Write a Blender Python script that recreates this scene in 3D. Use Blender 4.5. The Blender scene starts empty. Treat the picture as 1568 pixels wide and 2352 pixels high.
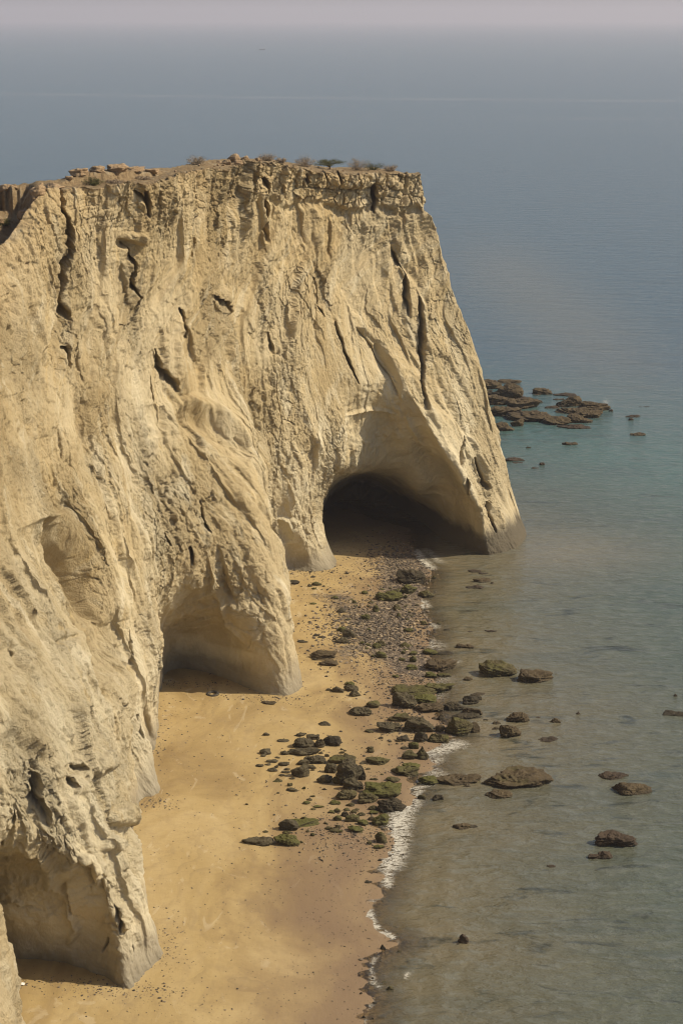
import bpy, math
import numpy as np
from math import radians as R

# ------------------------------------------------------------------ camera, light, exposure
scene = bpy.context.scene
CAM_H = 60.0
PITCH = R(13.95)
FPX = 4573.3            # focal length in pixels of a 1568 x 2352 view
CX, CY = 784.0, 1176.0
cam_data = bpy.data.cameras.new('camera')
cam_data.sensor_fit = 'VERTICAL'
cam_data.sensor_height = 36.0
cam_data.lens = 70.0
cam_data.clip_start = 1.0
cam_data.clip_end = 60000.0
cam = bpy.data.objects.new('camera', cam_data)
cam.location = (0, 0, CAM_H)
cam.rotation_euler = (math.pi / 2 - PITCH, 0, 0)
scene.collection.objects.link(cam)
scene.camera = cam

SUN_EL, SUN_BACK = R(42), R(4)
sun_dir = np.array([math.cos(SUN_EL) * math.cos(SUN_BACK), -math.cos(SUN_EL) * math.sin(SUN_BACK), math.sin(SUN_EL)])
world = bpy.data.worlds.new('World')
scene.world = world
world.use_nodes = True
wn = world.node_tree
bg = wn.nodes['Background']
sky = wn.nodes.new('ShaderNodeTexSky')
sky.sky_type = 'NISHITA'
sky.sun_disc = False
sky.sun_elevation = SUN_EL
sky.sun_rotation = math.atan2(sun_dir[0], sun_dir[1])
sky.altitude = 0
sky.air_density = 1.0
sky.dust_density = 2.0
sky.ozone_density = 1.0
wn.links.new(sky.outputs[0], bg.inputs[0])
bg.inputs[1].default_value = 0.085
sl = bpy.data.lights.new('sun', 'SUN')
sl.energy = 4.1
sl.angle = R(0.6)
sl.color = (1.0, 0.87, 0.64)
so = bpy.data.objects.new('sun', sl)
import mathutils
so.rotation_euler = mathutils.Vector(sun_dir).to_track_quat('Z', 'Y').to_euler()
so.location = (60, -20, 120)
scene.collection.objects.link(so)
scene.view_settings.view_transform = 'Standard'
scene.view_settings.look = 'None'
scene.view_settings.exposure = 0.30
scene.view_settings.gamma = 1.0
scene.cycles.max_bounces = 8
scene.cycles.volume_bounces = 2
scene.cycles.transparent_max_bounces = 12
scene.cycles.use_denoising = True
scene.cycles.denoising_prefilter = 'ACCURATE'
scene.cycles.denoising_input_passes = 'RGB_ALBEDO_NORMAL'
scene.cycles.filter_width = 1.15

# ------------------------------------------------------------------ helpers: projection, noise, meshes
SP, CP = math.sin(PITCH), math.cos(PITCH)
def ray(px, py):
    a = (np.asarray(px, float) - CX) / FPX; b = (CY - np.asarray(py, float)) / FPX
    return a, CP + b * SP, -SP + b * CP          # direction x, y, z
def at_z(px, py, z=0.3):
    dx, dy, dz = ray(px, py); t = (z - CAM_H) / dz
    return np.array([dx * t, dy * t, z + 0 * t])
def at_y(px, py, Y):
    dx, dy, dz = ray(px, py); t = Y / dy
    return np.array([dx * t, Y + 0 * t, CAM_H + dz * t])
def project(P):
    x, y, z = P[..., 0], P[..., 1], P[..., 2] - CAM_H
    d = y * CP - z * SP; u = y * SP + z * CP
    d = np.maximum(d, 0.1)
    return CX + FPX * x / d, CY - FPX * u / d

_rng = np.random.RandomState(7)
_perm = _rng.permutation(256).astype(np.int32); _perm = np.concatenate([_perm, _perm, _perm])
_grad = _rng.normal(size=(256, 3)).astype(np.float32); _grad /= np.linalg.norm(_grad, axis=1)[:, None]
def noise(x, y, z):
    x = np.asarray(x, np.float32); y = np.asarray(y, np.float32); z = np.asarray(z, np.float32)
    xi = np.floor(x).astype(np.int32); yi = np.floor(y).astype(np.int32); zi = np.floor(z).astype(np.int32)
    xf = x - xi; yf = y - yi; zf = z - zi
    u = xf * xf * xf * (xf * (xf * 6 - 15) + 10); v = yf * yf * yf * (yf * (yf * 6 - 15) + 10); w = zf * zf * zf * (zf * (zf * 6 - 15) + 10)
    xi &= 255; yi &= 255; zi &= 255
    def g(dx, dy, dz):
        h = _perm[_perm[_perm[(xi + dx) & 255] + ((yi + dy) & 255)] + ((zi + dz) & 255)]
        gr = _grad[h]
        return gr[..., 0] * (xf - dx) + gr[..., 1] * (yf - dy) + gr[..., 2] * (zf - dz)
    a = g(0,0,0); b = g(1,0,0); c = a + u * (b - a)
    a = g(0,1,0); b = g(1,1,0); d = a + u * (b - a)
    e = c + v * (d - c)
    a = g(0,0,1); b = g(1,0,1); c = a + u * (b - a)
    a = g(0,1,1); b = g(1,1,1); d = a + u * (b - a)
    f = c + v * (d - c)
    return (e + w * (f - e)) * 1.6
def fbm(x, y, z, n=4, g=0.5):
    s = 0; a = 1.0; t = 0
    for i in range(n):
        s = s + a * noise(x * 2 ** i + 17.3 * i, y * 2 ** i + 5.1 * i, z * 2 ** i - 9.7 * i); t += a; a *= g
    return s / t
def ridged(x, y, z, n=3):
    s = 0; a = 1.0; t = 0
    for i in range(n):
        s = s + a * (1 - np.abs(noise(x * 2 ** i + 3.3 * i, y * 2 ** i + 7.1 * i, z * 2 ** i))*2); t += a; a *= 0.5
    return s / t
def cells(u, v, seed=0.0, soft=30.0, bias=0.0):
    """broken facets: every cell of a jittered grid is its own tilted plane; returns height and distance to the joint"""
    u = np.asarray(u, np.float32); v = np.asarray(v, np.float32)
    iu = np.floor(u); iv = np.floor(v)
    f1 = np.full(u.shape, 9.0, np.float32); f2 = f1.copy(); H = np.zeros_like(f1); WS = np.zeros_like(f1)
    for du in (-1, 0, 1):
        for dv in (-1, 0, 1):
            cu = iu + du; cv = iv + dv
            h = [(np.sin(cu * k1 + cv * k2 + seed) * 43758.5453) % 1.0 for k1, k2 in ((12.9898, 78.233), (39.346, 11.135), (73.156, 52.235), (27.17, 91.7))]
            ex = u - (cu + h[0]); ey = v - (cv + h[1])
            d = ex * ex + ey * ey
            hh = (h[2] - 0.5) + (h[3] - 0.5) * 1.1 * ex + (h[0] - 0.5) * 1.3 * ey - bias * ex
            m = d < f1
            f2 = np.where(m, f1, np.minimum(f2, d)); f1 = np.where(m, d, f1)
            w = np.exp(-soft * np.sqrt(d)); H += w * hh; WS += w
    return H / WS, np.sqrt(f2) - np.sqrt(f1)
def sstep(a, b, x):
    t = np.clip((x - a) / (b - a), 0, 1); return t * t * (3 - 2 * t)
def seg_dist(px, py, pts):
    """distance to a polyline, the parameter 0..1 along it, and the side (sign)"""
    best = np.full(px.shape, 1e9, np.float32); par = np.zeros(px.shape, np.float32); side = np.zeros(px.shape, np.float32)
    n = len(pts) - 1
    for i in range(n):
        (x0, y0), (x1, y1) = pts[i], pts[i + 1]
        dx, dy = x1 - x0, y1 - y0; L = dx * dx + dy * dy + 1e-9
        t = np.clip(((px - x0) * dx + (py - y0) * dy) / L, 0, 1)
        ex = px - (x0 + t * dx); ey = py - (y0 + t * dy)
        d = np.sqrt(ex * ex + ey * ey); m = d < best
        best[m] = d[m]; par[m] = ((i + t) / n)[m]; side[m] = np.sign(dx * (py - y0) - dy * (px - x0))[m]
    return best, par, side

def mesh_obj(name, V, F, mat=None, parent=None, smooth=True, attrs=None):
    """V (n,3); F (m,4) or (m,3) numpy"""
    V = np.asarray(V, np.float32).reshape(-1, 3); F = np.asarray(F, np.int32)
    me = bpy.data.meshes.new(name)
    k = F.shape[1]
    me.vertices.add(len(V)); me.vertices.foreach_set('co', V.ravel())
    me.loops.add(F.size); me.loops.foreach_set('vertex_index', F.ravel())
    me.polygons.add(len(F)); me.polygons.foreach_set('loop_start', np.arange(0, F.size, k, dtype=np.int32))
    me.polygons.foreach_set('loop_total', np.full(len(F), k, np.int32))
    me.polygons.foreach_set('use_smooth', np.full(len(F), smooth, bool))
    for an, av in (attrs or {}).items():
        at = me.attributes.new(an, 'FLOAT', 'POINT'); at.data.foreach_set('value', np.asarray(av, np.float32).ravel())
    me.update(calc_edges=True)
    o = bpy.data.objects.new(name, me)
    if mat: me.materials.append(mat)
    scene.collection.objects.link(o)
    if parent: o.parent = parent
    return o
def grid_faces(nr, nc, flip=False):
    i = np.arange(nr * nc, dtype=np.int32).reshape(nr, nc)
    a, b, c, d = i[:-1, :-1], i[:-1, 1:], i[1:, 1:], i[1:, :-1]
    q = np.stack([a, b, c, d] if not flip else [a, d, c, b], -1)
    return q.reshape(-1, 4)
def tag(o, label=None, cat=None, group=None, kind=None):
    if label: o['label'] = label
    if cat: o['category'] = cat
    if group: o['group'] = group
    if kind: o['kind'] = kind
    return o

# ------------------------------------------------------------------ node helpers
class N:
    def __init__(s, name):
        s.m = bpy.data.materials.new(name); s.m.use_nodes = True
        s.t = s.m.node_tree; s.t.nodes.clear()
        s.out = s.t.nodes.new('ShaderNodeOutputMaterial')
    def n(s, typ, **kw):
        nd = s.t.nodes.new(typ)
        for k, v in kw.items():
            if k == 'ins':
                for kk, vv in v.items():
                    if hasattr(vv, 'is_linked') or isinstance(vv, bpy.types.NodeSocket): s.t.links.new(vv, nd.inputs[kk])
                    else: nd.inputs[kk].default_value = vv
            else: setattr(nd, k, v)
        return nd
    def geo(s): return s.n('ShaderNodeNewGeometry').outputs['Position']
    def attr(s, nm): return s.n('ShaderNodeAttribute', attribute_name=nm).outputs['Fac']
    def mapping(s, vec, scale, rot=(0,0,0)):
        return s.n('ShaderNodeMapping', ins={'Vector': vec, 'Scale': scale, 'Rotation': rot}).outputs[0]
    def noise(s, vec, scale, detail=4, rough=0.55, dist=0.0):
        return s.n('ShaderNodeTexNoise', ins={'Vector': vec, 'Scale': scale, 'Detail': detail, 'Roughness': rough, 'Distortion': dist}).outputs['Fac']
    def ramp(s, fac, stops, interp='LINEAR'):
        r = s.n('ShaderNodeValToRGB', ins={'Fac': fac}); cr = r.color_ramp; cr.interpolation = interp
        while len(cr.elements) < len(stops): cr.elements.new(0.5)
        for e, (p, c) in zip(cr.elements, stops):
            e.position = p; e.color = (*c, 1) if len(c) == 3 else c
        return r.outputs[0]
    def mr(s, fac, a, b, c=0.0, d=1.0):
        return s.n('ShaderNodeMapRange', ins={0: fac, 1: a, 2: b, 3: c, 4: d}).outputs[0]
    def mix(s, fac, a, b, mode='MIX'):
        nd = s.n('ShaderNodeMixRGB', blend_type=mode)
        for k, v in (('Fac', fac), ('Color1', a), ('Color2', b)):
            if isinstance(v, bpy.types.NodeSocket): s.t.links.new(v, nd.inputs[k])
            else: nd.inputs[k].default_value = v if k == 'Fac' else (*v, 1)
        return nd.outputs[0]
    def math(s, op, a, b=0.0, clamp=False):
        nd = s.n('ShaderNodeMath', operation=op, use_clamp=clamp)
        for k, v in ((0, a), (1, b)):
            if isinstance(v, bpy.types.NodeSocket): s.t.links.new(v, nd.inputs[k])
            else: nd.inputs[k].default_value = v
        return nd.outputs[0]
    def bump(s, h, strength=0.5, dist=0.1, normal=None):
        ins = {'Height': h, 'Strength': strength, 'Distance': dist}
        if normal is not None: ins['Normal'] = normal
        return s.n('ShaderNodeBump', ins=ins).outputs[0]
    def principled(s, col, rough=0.9, normal=None, spec=0.2, **kw):
        ins = {'Base Color': col if isinstance(col, bpy.types.NodeSocket) else (*col, 1), 'Roughness': rough, 'Specular IOR Level': spec}
        if normal is not None: ins['Normal'] = normal
        ins.update(kw)
        p = s.n('ShaderNodeBsdfPrincipled', ins=ins)
        return p.outputs[0]
    def finish(s, shader):
        s.t.links.new(shader, s.out.inputs['Surface']); return s.m
HAZE = 1.2e-4
# ------------------------------------------------------------------ waterline and ground heights
SHORE = [(940,1215),(948,1262),(958,1290),(985,1312),(978,1345),(962,1390),(988,1435),(982,1482),(1000,1530),(1000,1600),(1005,1640),(1035,1690),(980,1728),
         (992,1762),(962,1790),(935,1812),(942,1838),(888,1868),(898,1905),(888,1960),(882,2005),(870,2050),(843,2095),(858,2130),(900,2156),(905,2170),(856,2200),(840,2262),(850,2300),(825,2370),(800,2500),(760,2750),(650,3600)]
SHW = np.array([at_z(a, b, 0.0)[:2] for a, b in SHORE])
def smooth_line(P, n=6):
    out = []
    for i in range(len(P) - 1):
        p0 = P[max(i-1,0)]; p1 = P[i]; p2 = P[i+1]; p3 = P[min(i+2, len(P)-1)]
        for k in range(n):
            t = k / n
            out.append(0.5*((2*p1)+(-p0+p2)*t+(2*p0-5*p1+4*p2-p3)*t*t+(-p0+3*p1-3*p2+p3)*t**3))
    out.append(P[-1]); return np.array(out)
SHS = smooth_line(SHW, 4)
# close the shore round the headland: far side is all water
def shore_signed(x, y):
    """metres onshore (+) or offshore (-) of the waterline"""
    pts = [tuple(p) for p in SHS]
    pts = [(-15.0, 252.0), (-2.0, 246.0)] + pts
    d, par, side = seg_dist(np.asarray(x, np.float32), np.asarray(y, np.float32), pts)
    return d * np.where(side < 0, 1, -1)
def ground_z(x, y):
    s = shore_signed(x, y)
    z = np.where(s > 0, 0.9 * (1 - np.exp(-s / 22.0)), -1.6 * (1 - np.exp(s / 14.0)))
    z = z + 0.05 * noise(x / 6.0, y / 6.0, 0 * x) * np.clip(np.abs(s) / 3, 0, 1) + 0.012 * noise(x / 1.1, y / 1.1, 0 * x + 4)
    return z
def gz(px, py):
    """world point where the ray of a pixel meets the sand or the water surface"""
    z = 0.2
    for _ in range(4):
        p = at_z(px, py, z); z = max(float(ground_z(np.array([p[0]]), np.array([p[1]]))[0]), 0.0)
    return at_z(px, py, z)

# ------------------------------------------------------------------ cliff: ribs from the foot to the rim (pixel, pixel, distance)
def W(x, y, z): return ('w', x, y, z)
RIBS = [
 # behind the headland point, out of sight
 ([W(13,246,-2), W(11,238,15), W(9.2,231,32), W(8.3,226.5,43)], W(8.4,227.5,43)),
 ([W(22.4,236,-2), W(19.8,234.5,7), W(16.0,232,18), W(11.0,229,31), W(8.9,225,43)], W(8.6,227.3,43)),
 # lit silhouette of the point
 ([(1222,1275,229),(1213,1240,229),(1194,1190,229),(1176,1130,229),(1158,1040,228.5),(1134,940,228),(1115,870,227.5),(1080,762,227),(1038,648,226),(1012,560,225.5),(989,490,224.5),(967,470,224),(963,440,224),(969,405,223.6)], (930,398,225)),
 ([(1196,1290,224),(1185,1258,224),(1160,1190,224.3),(1128,1110,224.6),(1108,1030,224.8),(1080,930,225),(1052,830,225),(1020,730,225),(990,620,224.5),(962,520,224),(945,460,223.6),(940,402,223)], (905,392,227)),
 ([(1142,1295,221.3),(1138,1262,221.5),(1118,1190,221.4),(1092,1100,222.3),(1068,1010,223),(1045,910,223.5),(1015,810,223.6),(985,700,223.5),(950,590,223),(925,490,222.2),(912,398,222)], (880,388,227)),
 # lip of the big alcove, right side
 ([(1112,1295,221.5),(1100,1262,221.8),(1098,1180,219.6),(1058,1095,219.0),(1010,1020,219.2),(975,950,219.8),(945,880,220.2),(925,780,220.8),(905,650,221),(888,540,221),(870,460,220.8),(868,396,219.8)], (850,384,227)),
 # inside the alcove
 ([(1060,1290,224.5),(1050,1258,225),(1052,1215,225.6),(1044,1170,224.6),(1035,1120,224.0),(995,1040,222.4),(960,970,220.6),(925,890,219.8),(900,780,219.9),(870,650,220),(850,540,220),(835,460,219.6),(830,396,218.2)], (820,384,227)),
 ([(960,1285,232),(955,1240,234),(960,1190,237),(960,1152,233),(956,1128,226.6),(942,1075,224.8),(915,1000,222),(885,920,219.6),(868,860,218.6),(845,760,218.4),(820,640,218.6),(800,540,218.4),(790,460,217.8),(788,394,216.2)], (790,384,226)),
 ([(890,1240,240),(885,1190,246),(890,1140,244),(895,1105,235),(890,1078,226.5),(880,1020,223),(860,950,220),(842,890,217.8),(820,800,217),(790,680,217),(765,560,216.6),(750,460,216),(748,392,214)], (755,384,225)),
 ([(830,1235,243),(826,1180,250),(830,1130,249),(838,1092,238),(840,1078,224),(832,1020,220.5),(820,960,218.4),(808,900,216.4),(788,800,215.2),(755,680,215),(730,560,214.4),(715,460,213.6),(712,388,211.5)], (720,380,223)),
 ([(785,1240,240),(778,1185,247),(782,1130,243),(790,1098,226),(796,1072,216.6),(795,1020,215.8),(788,950,215),(770,880,214),(745,780,213.2),(715,670,212.8),(690,560,212.2),(680,460,211.2),(675,382,208.5)], (685,376,221)),
 # pillar left of the cave mouth
 ([(752,1262,230),(742,1215,233),(738,1170,228),(742,1130,219),(752,1085,214),(750,1020,213.2),(742,950,212.6),(725,870,212),(700,770,211.2),(672,660,210.4),(655,560,209.6),(642,460,208.2),(635,378,205.5)], (650,372,219)),
 ([(780,1312,214.6),(766,1290,215.2),(742,1240,214.6),(727,1190,213.4),(724,1140,212.4),(728,1080,211.6),(722,1000,211),(705,900,210.4),(680,790,209.4),(650,670,208.2),(630,560,207),(618,470,205.6),(610,372,202.5)], (622,366,216)),
 ([(730,1325,212),(720,1303,212.6),(700,1240,211.6),(686,1180,210.4),(678,1120,209.6),(672,1050,209),(665,960,208.4),(650,870,207.4),(630,770,206.2),(605,660,204.6),(590,560,203),(578,460,201),(572,374,198)], (585,364,213)),
 ([(672,1330,212),(665,1308,212.6),(652,1250,211.6),(640,1200,209.6),(632,1140,208),(628,1060,207),(622,980,206.2),(608,890,204.8),(590,780,203),(566,660,201),(552,560,199),(542,460,196.6),(535,384,193.5)], (545,362,208)),
 # recess behind the middle buttress (foot out of sight)
 ([W(-6.5,207,-2), W(-7.2,206,8), W(-8.0,204,17), (588,1000,203.2),(580,920,202),(568,830,200),(550,740,198.2),(528,640,196),(515,550,194),(505,460,191),(498,386,188)], (505,366,203)),
 ([W(-7.5,192,-2), W(-7.8,191,8), W(-8.6,191,17), (573,1000,191.5),(566,930,191.6),(552,850,191),(535,760,190.2),(510,650,188.6),(492,550,186.6),(480,460,184),(470,388,181)], (475,368,197)),
 ([W(-3.8,182,-2), (684,1545,180),(666,1440,180),(642,1290,180.4),(620,1160,181),(598,1060,182),(574,965,184),(550,890,185.2),(530,800,185.6),(502,690,184.8),(478,570,182.6),(462,470,179.6),(450,394,176.8)], (450,372,192)),
 # middle buttress, right silhouette and toe
 ([(700,1620,172),(692,1585,172.8),(682,1500,173.6),(664,1390,174.4),(640,1260,175.2),(618,1140,176.2),(600,1050,177.2),(582,985,178.4),(545,905,180.6),(515,820,181.4),(485,710,180.6),(458,590,178.4),(440,490,175.4),(425,400,172.4)], (425,378,187)),
 ([(672,1628,170.6),(662,1598,170.9),(655,1500,171.2),(638,1390,171.8),(615,1260,172.4),(590,1150,173.4),(568,1070,174.8),(545,1000,176.6),(510,920,178.8),(485,840,179.2),(458,730,178.4),(435,610,176.4),(418,500,173.6),(405,404,170.4)], (400,384,183)),
 ([(612,1625,170.8),(606,1594,171.2),(596,1500,170.9),(582,1400,170.8),(562,1290,170.8),(538,1180,171.4),(515,1090,172.6),(492,1010,174.2),(462,920,176.2),(440,840,176.8),(418,730,176),(398,610,174.2),(380,510,171.6),(368,412,168)], (362,386,179)),
 ([(560,1615,172.6),(553,1582,173.2),(545,1510,173.2),(538,1430,171.4),(525,1340,169.8),(500,1220,169.6),(478,1120,170.6),(455,1020,172),(430,920,173.6),(405,820,174),(382,710,173.4),(360,600,171.6),(345,510,169.2),(335,418,166)], (328,388,175.5)),
 # alcove of the middle buttress
 ([(508,1600,175.2),(503,1568,175.8),(498,1510,176.0),(495,1455,175.0),(492,1405,171.4),(482,1345,168.9),(460,1240,168),(440,1130,168.8),(418,1020,170),(392,920,171.2),(368,820,171.4),(345,710,170.8),(322,600,169),(308,510,166.8),(300,424,164)], (292,388,172)),
 ([(452,1590,176.8),(448,1560,177.6),(446,1500,177.0),(446,1450,175.4),(444,1405,171.4),(434,1365,168.8),(418,1250,167),(398,1140,167.4),(378,1030,168.2),(355,920,168.8),(330,820,168.8),(308,710,168.2),(285,600,166.6),(270,510,164.8),(262,430,163)], (250,390,170)),
 ([(402,1590,176.6),(398,1560,177.6),(396,1500,176.6),(394,1455,174.6),(390,1415,169.2),(386,1370,166.3),(378,1250,164.8),(362,1140,164.8),(342,1030,165.2),(318,920,165.6),(294,820,165.6),(272,710,165.2),(248,600,164),(232,510,162.8),(222,430,162)], (210,392,168.5)),
 # ridge right of the foreground bay
 ([(372,1600,172),(371,1560,170),(372,1500,166.5),(371,1440,164.2),(364,1380,163),(350,1260,162),(332,1140,162),(308,1030,162),(284,920,162),(258,820,162),(236,710,161.8),(212,600,161.2),(196,510,160.8),(188,425,161)], (178,398,167.5)),
 ([(366,1760,157.5),(358,1715,157.8),(358,1640,158.2),(362,1560,158.6),(356,1480,158.8),(340,1380,158.8),(320,1260,158.6),(298,1140,158.6),(275,1030,158.6),(250,920,158.8),(225,820,158.9),(202,710,158.6),(180,600,158.2),(166,510,158.6),(158,430,159.6)], (130,414,165)),
 ([(338,1800,153),(330,1750,153.4),(332,1650,153.8),(334,1560,154.2),(326,1470,154.6),(310,1370,155),(288,1250,155.2),(266,1130,155.6),(242,1020,156),(216,910,156.2),(192,810,156.4),(168,700,156.4),(146,600,156.2),(130,510,156.6),(118,425,158)], (90,415,163)),
 ([(376,1850,147.2),(368,1812,148),(350,1740,148.8),(330,1650,149.8),(314,1560,150.6),(300,1460,151.4),(280,1350,152),(256,1230,152.6),(232,1120,153.2),(206,1010,153.6),(180,900,154),(156,800,154.2),(130,690,154.4),(106,590,154.4),(90,510,154.8),(72,462,156)], (60,424,164)),
 ([(330,1870,145.3),(324,1840,145.6),(306,1760,146),(290,1660,146.6),(274,1560,147.4),(256,1450,148.2),(234,1330,149),(208,1210,149.6),(182,1100,150),(155,990,150.4),(128,880,150.8),(100,780,151),(74,680,151.4),(50,600,151.6),(35,560,152),(22,540,152.4)], (5,430,163)),
 # ravine between this ridge and the near buttress
 ([W(-15.2,143,-2), W(-15.6,143,6), W(-16.4,143.6,12), (232,1480,145.4),(216,1400,146.4),(192,1290,147.2),(166,1190,147.4),(132,1090,147.2),(104,990,147),(76,880,147),(48,780,147),(22,680,147.2),(0,610,147.6),(-12,580,148)], (-40,436,161)),
 ([W(-16.5,133,-2), W(-16.8,133,6), W(-17.6,134,13), (196,1470,138.5),(184,1390,141),(162,1290,143),(134,1190,143.6),(100,1090,143),(70,990,142.6),(40,880,142.4),(12,780,142.4),(-18,690,142.4),(-40,630,142.6)], (-110,450,157)),
 # near buttress, right silhouette
 ([(395,2240,120),(382,2195,120.4),(366,2130,121),(350,2060,121.8),(332,1990,122.8),(312,1930,124),(304,1880,125),(318,1855,125.6),(300,1790,126.4),(268,1700,127.4),(238,1610,128.6),(214,1530,130),(196,1440,131.6),(166,1330,133.4),(130,1210,135),(90,1100,136),(55,990,136.4),(20,880,136.4),(-15,780,136.6),(-60,680,137)], (-200,560,150)),
 ([(352,2265,116.8),(345,2235,117.2),(332,2150,117.6),(316,2070,118),(300,1990,118.6),(284,1920,119.4),(272,1860,119.6),(252,1780,120.6),(224,1690,122),(196,1590,123.6),(168,1490,125.4),(138,1380,127.4),(104,1270,129.2),(66,1150,130.6),(30,1040,131.4),(-5,930,132),(-45,830,132.4),(-90,720,133)], (-260,580,147)),
 ([(302,2295,114.4),(292,2266,114.8),(280,2190,115.0),(268,2110,115.4),(256,2040,115.4),(244,1970,115.2),(230,1890,116.2),(208,1800,117.2),(180,1700,118.6),(150,1590,120.4),(118,1480,122.6),(84,1370,124.6),(48,1250,126.2),(10,1130,127.4),(-25,1020,128.2),(-65,900,129),(-130,760,129.6)], (-330,600,145)),
 ([(250,2290,115.4),(240,2260,116),(225,2180,116.6),(210,2110,116.6),(200,2050,115.2),(190,1980,113.6),(176,1890,113.8),(152,1790,114.8),(120,1680,116.2),(86,1570,118),(50,1460,120),(12,1350,121.6),(-30,1220,123),(-70,1080,124),(-120,950,125),(-200,800,126)], (-400,620,142)),
 # alcove bottom left
 ([(150,2275,117.2),(142,2244,118),(135,2180,117.9),(130,2110,117.0),(124,2040,116.4),(120,1975,112.6),(104,1880,111.8),(76,1770,112.6),(40,1650,113.8),(0,1530,115.4),(-45,1410,117),(-95,1290,118.4),(-140,1150,119.6),(-210,980,121),(-300,820,122)], (-500,660,138)),
 ([(60,2272,117.6),(54,2240,118.4),(48,2180,118.2),(44,2110,117.2),(40,2030,116.4),(34,1950,111.4),(18,1850,109.8),(-15,1730,110.4),(-55,1600,111.4),(-100,1470,112.8),(-150,1330,114.2),(-200,1180,115.4),(-290,1000,117),(-390,850,118)], (-620,690,134)),
 ([(-30,2260,118),(-36,2226,118.6),(-40,2150,118.6),(-45,2080,117),(-52,1990,113),(-64,1900,108.8),(-90,1780,108),(-130,1640,109),(-180,1500,110),(-240,1340,111),(-310,1180,112),(-400,1020,114),(-520,880,115)], (-760,720,130)),
 # nearest buttress, only a sliver of it in view
 ([W(-22,112,-2), W(-22.5,112,8), W(-24,112,18), W(-26,111,30), W(-31,110,42)], W(-45,125,44)),
 ([(62,2440,107),(46,2352,108.2),(28,2285,108.8),(8,2225,109.2),(-14,2150,109.6),(-50,2020,109.6),(-110,1840,109.4),(-190,1640,109),(-280,1420,109),(-380,1200,109),(-500,1000,109)], (-850,740,125)),
 ([W(-17,101,-2), W(-18,101,6), W(-20,101,16), W(-23,101,28), W(-29,101,42)], W(-44,116,44)),
 ([W(-21,84,-2), W(-22,84,8), W(-24,84,18), W(-27,84,28), W(-32,84,44)], W(-46,94,45)),
 ([W(-18,62,-2), W(-20,62,8), W(-22,62,18), W(-25,62,28), W(-30,62,46)], W(-46,66,47)),
 ([W(-20,30,-2), W(-22,30,8), W(-24,30,18), W(-27,30,28), W(-32,30,47)], W(-46,30,48)),
]
def wp(p):
    if p[0] == 'w': return np.array(p[1:], float)
    return at_y(*p)
ribs = [np.array([wp(q) for q in r[0]]) for r in RIBS]
backs = np.array([wp(r[1]) for r in RIBS])

def catmull_ts(T, P, t):
    """non-uniform cubic Hermite (monotone-ish) through (T, P) at t, vectorised over t"""
    T = np.asarray(T, float); P = np.asarray(P, float)
    h = np.diff(T); d = (P[1:] - P[:-1]) / h[:, None]
    m = np.zeros_like(P); m[1:-1] = (d[:-1] * h[1:, None] + d[1:] * h[:-1, None]) / (h[:-1] + h[1:])[:, None]
    m[0] = d[0]; m[-1] = d[-1]
    i = np.clip(np.searchsorted(T, t, side='right') - 1, 0, len(T) - 2)
    u = ((t - T[i]) / h[i])[:, None]; hh = h[i][:, None]
    return (2*u**3-3*u**2+1)*P[i] + (u**3-2*u**2+u)*hh*m[i] + (-2*u**3+3*u**2)*P[i+1] + (u**3-u**2)*hh*m[i+1]
NROW = 720
tt = np.linspace(0, 1, NROW)
RS = []
for P in ribs:
    d = np.linalg.norm(np.diff(P, axis=0), axis=1)
    dz = np.maximum(np.diff(P[:, 2]), 0.05)
    arc = np.concatenate([[0], np.cumsum(d)]); arc /= arc[-1]
    zz = np.concatenate([[0], np.cumsum(dz)]); zz /= zz[-1]
    T = 0.25 * arc + 0.75 * zz
    RS.append(catmull_ts(T, P, tt))
RS = np.array(RS)                                   # ribs, rows, 3
# columns: spread by the image distance between neighbouring ribs
mid = RS[:, NROW // 3]
gap = np.linalg.norm(np.diff(RS[:, ::40], axis=0), axis=2).mean(1)
near = np.array([1.0 if 1 <= i <= len(RS) - 7 else 0.25 for i in range(len(gap))])
ST = np.concatenate([[0], np.cumsum(gap)])
cols = [0.0]
for i in range(len(gap)):
    k = max(4, int(gap[i] * near[i] / 0.095)); cols += list(ST[i] + (np.arange(k) + 1) / k * gap[i])
cols = np.array(cols); NCOL = len(cols)
front = catmull_ts(ST, RS.reshape(len(RS), -1), cols).reshape(NCOL, NROW, 3).transpose(1, 0, 2)   # rows, cols, 3
back = catmull_ts(ST, backs, cols)
print('cliff grid', NROW, NCOL)
# ------------------------------------------------------------------ cliff: relief
def normals(G):
    du = np.gradient(G, axis=0); dv = np.gradient(G, axis=1)
    n = np.cross(du, dv); n /= np.linalg.norm(n, axis=2, keepdims=True) + 1e-9
    return n
def blur(A, k, axis):
    c = np.cumsum(np.concatenate([np.repeat(A.take([0], axis), k + 1, axis), A, np.repeat(A.take([-1], axis), k, axis)], axis), axis)
    n = A.shape[axis]
    return (c.take(range(2 * k + 1, 2 * k + 1 + n), axis) - c.take(range(0, n), axis)) / (2 * k + 1)
NRM = normals(front)
NRM = blur(blur(NRM, 12, 0), 8, 1); NRM /= np.linalg.norm(NRM, axis=2, keepdims=True) + 1e-9
f_mid = front[NROW // 2, NCOL // 2]
if NRM[NROW // 2, NCOL // 2][0] < 0: NRM = -NRM
X, Y, Z = [front[..., k].astype(np.float32) for k in range(3)]
PX, PY = [a.astype(np.float32) for a in project(front)]
A_ = 0.3 * X + 0.95 * Y            # along the coast
B_ = 0.95 * X - 0.3 * Y            # across it
rimz = np.repeat(Z[-1:, :], NROW, 0)
below = rimz - Z                   # metres below the rim
slant = 0.36 * (1 - sstep(26, 40, Z))
wx = 0.3 * fbm(A_ / 5, B_ / 5, Z / 7, 2); wz = 0.5 * fbm(A_ / 5 + 40, B_ / 5, Z / 7, 3)
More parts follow.
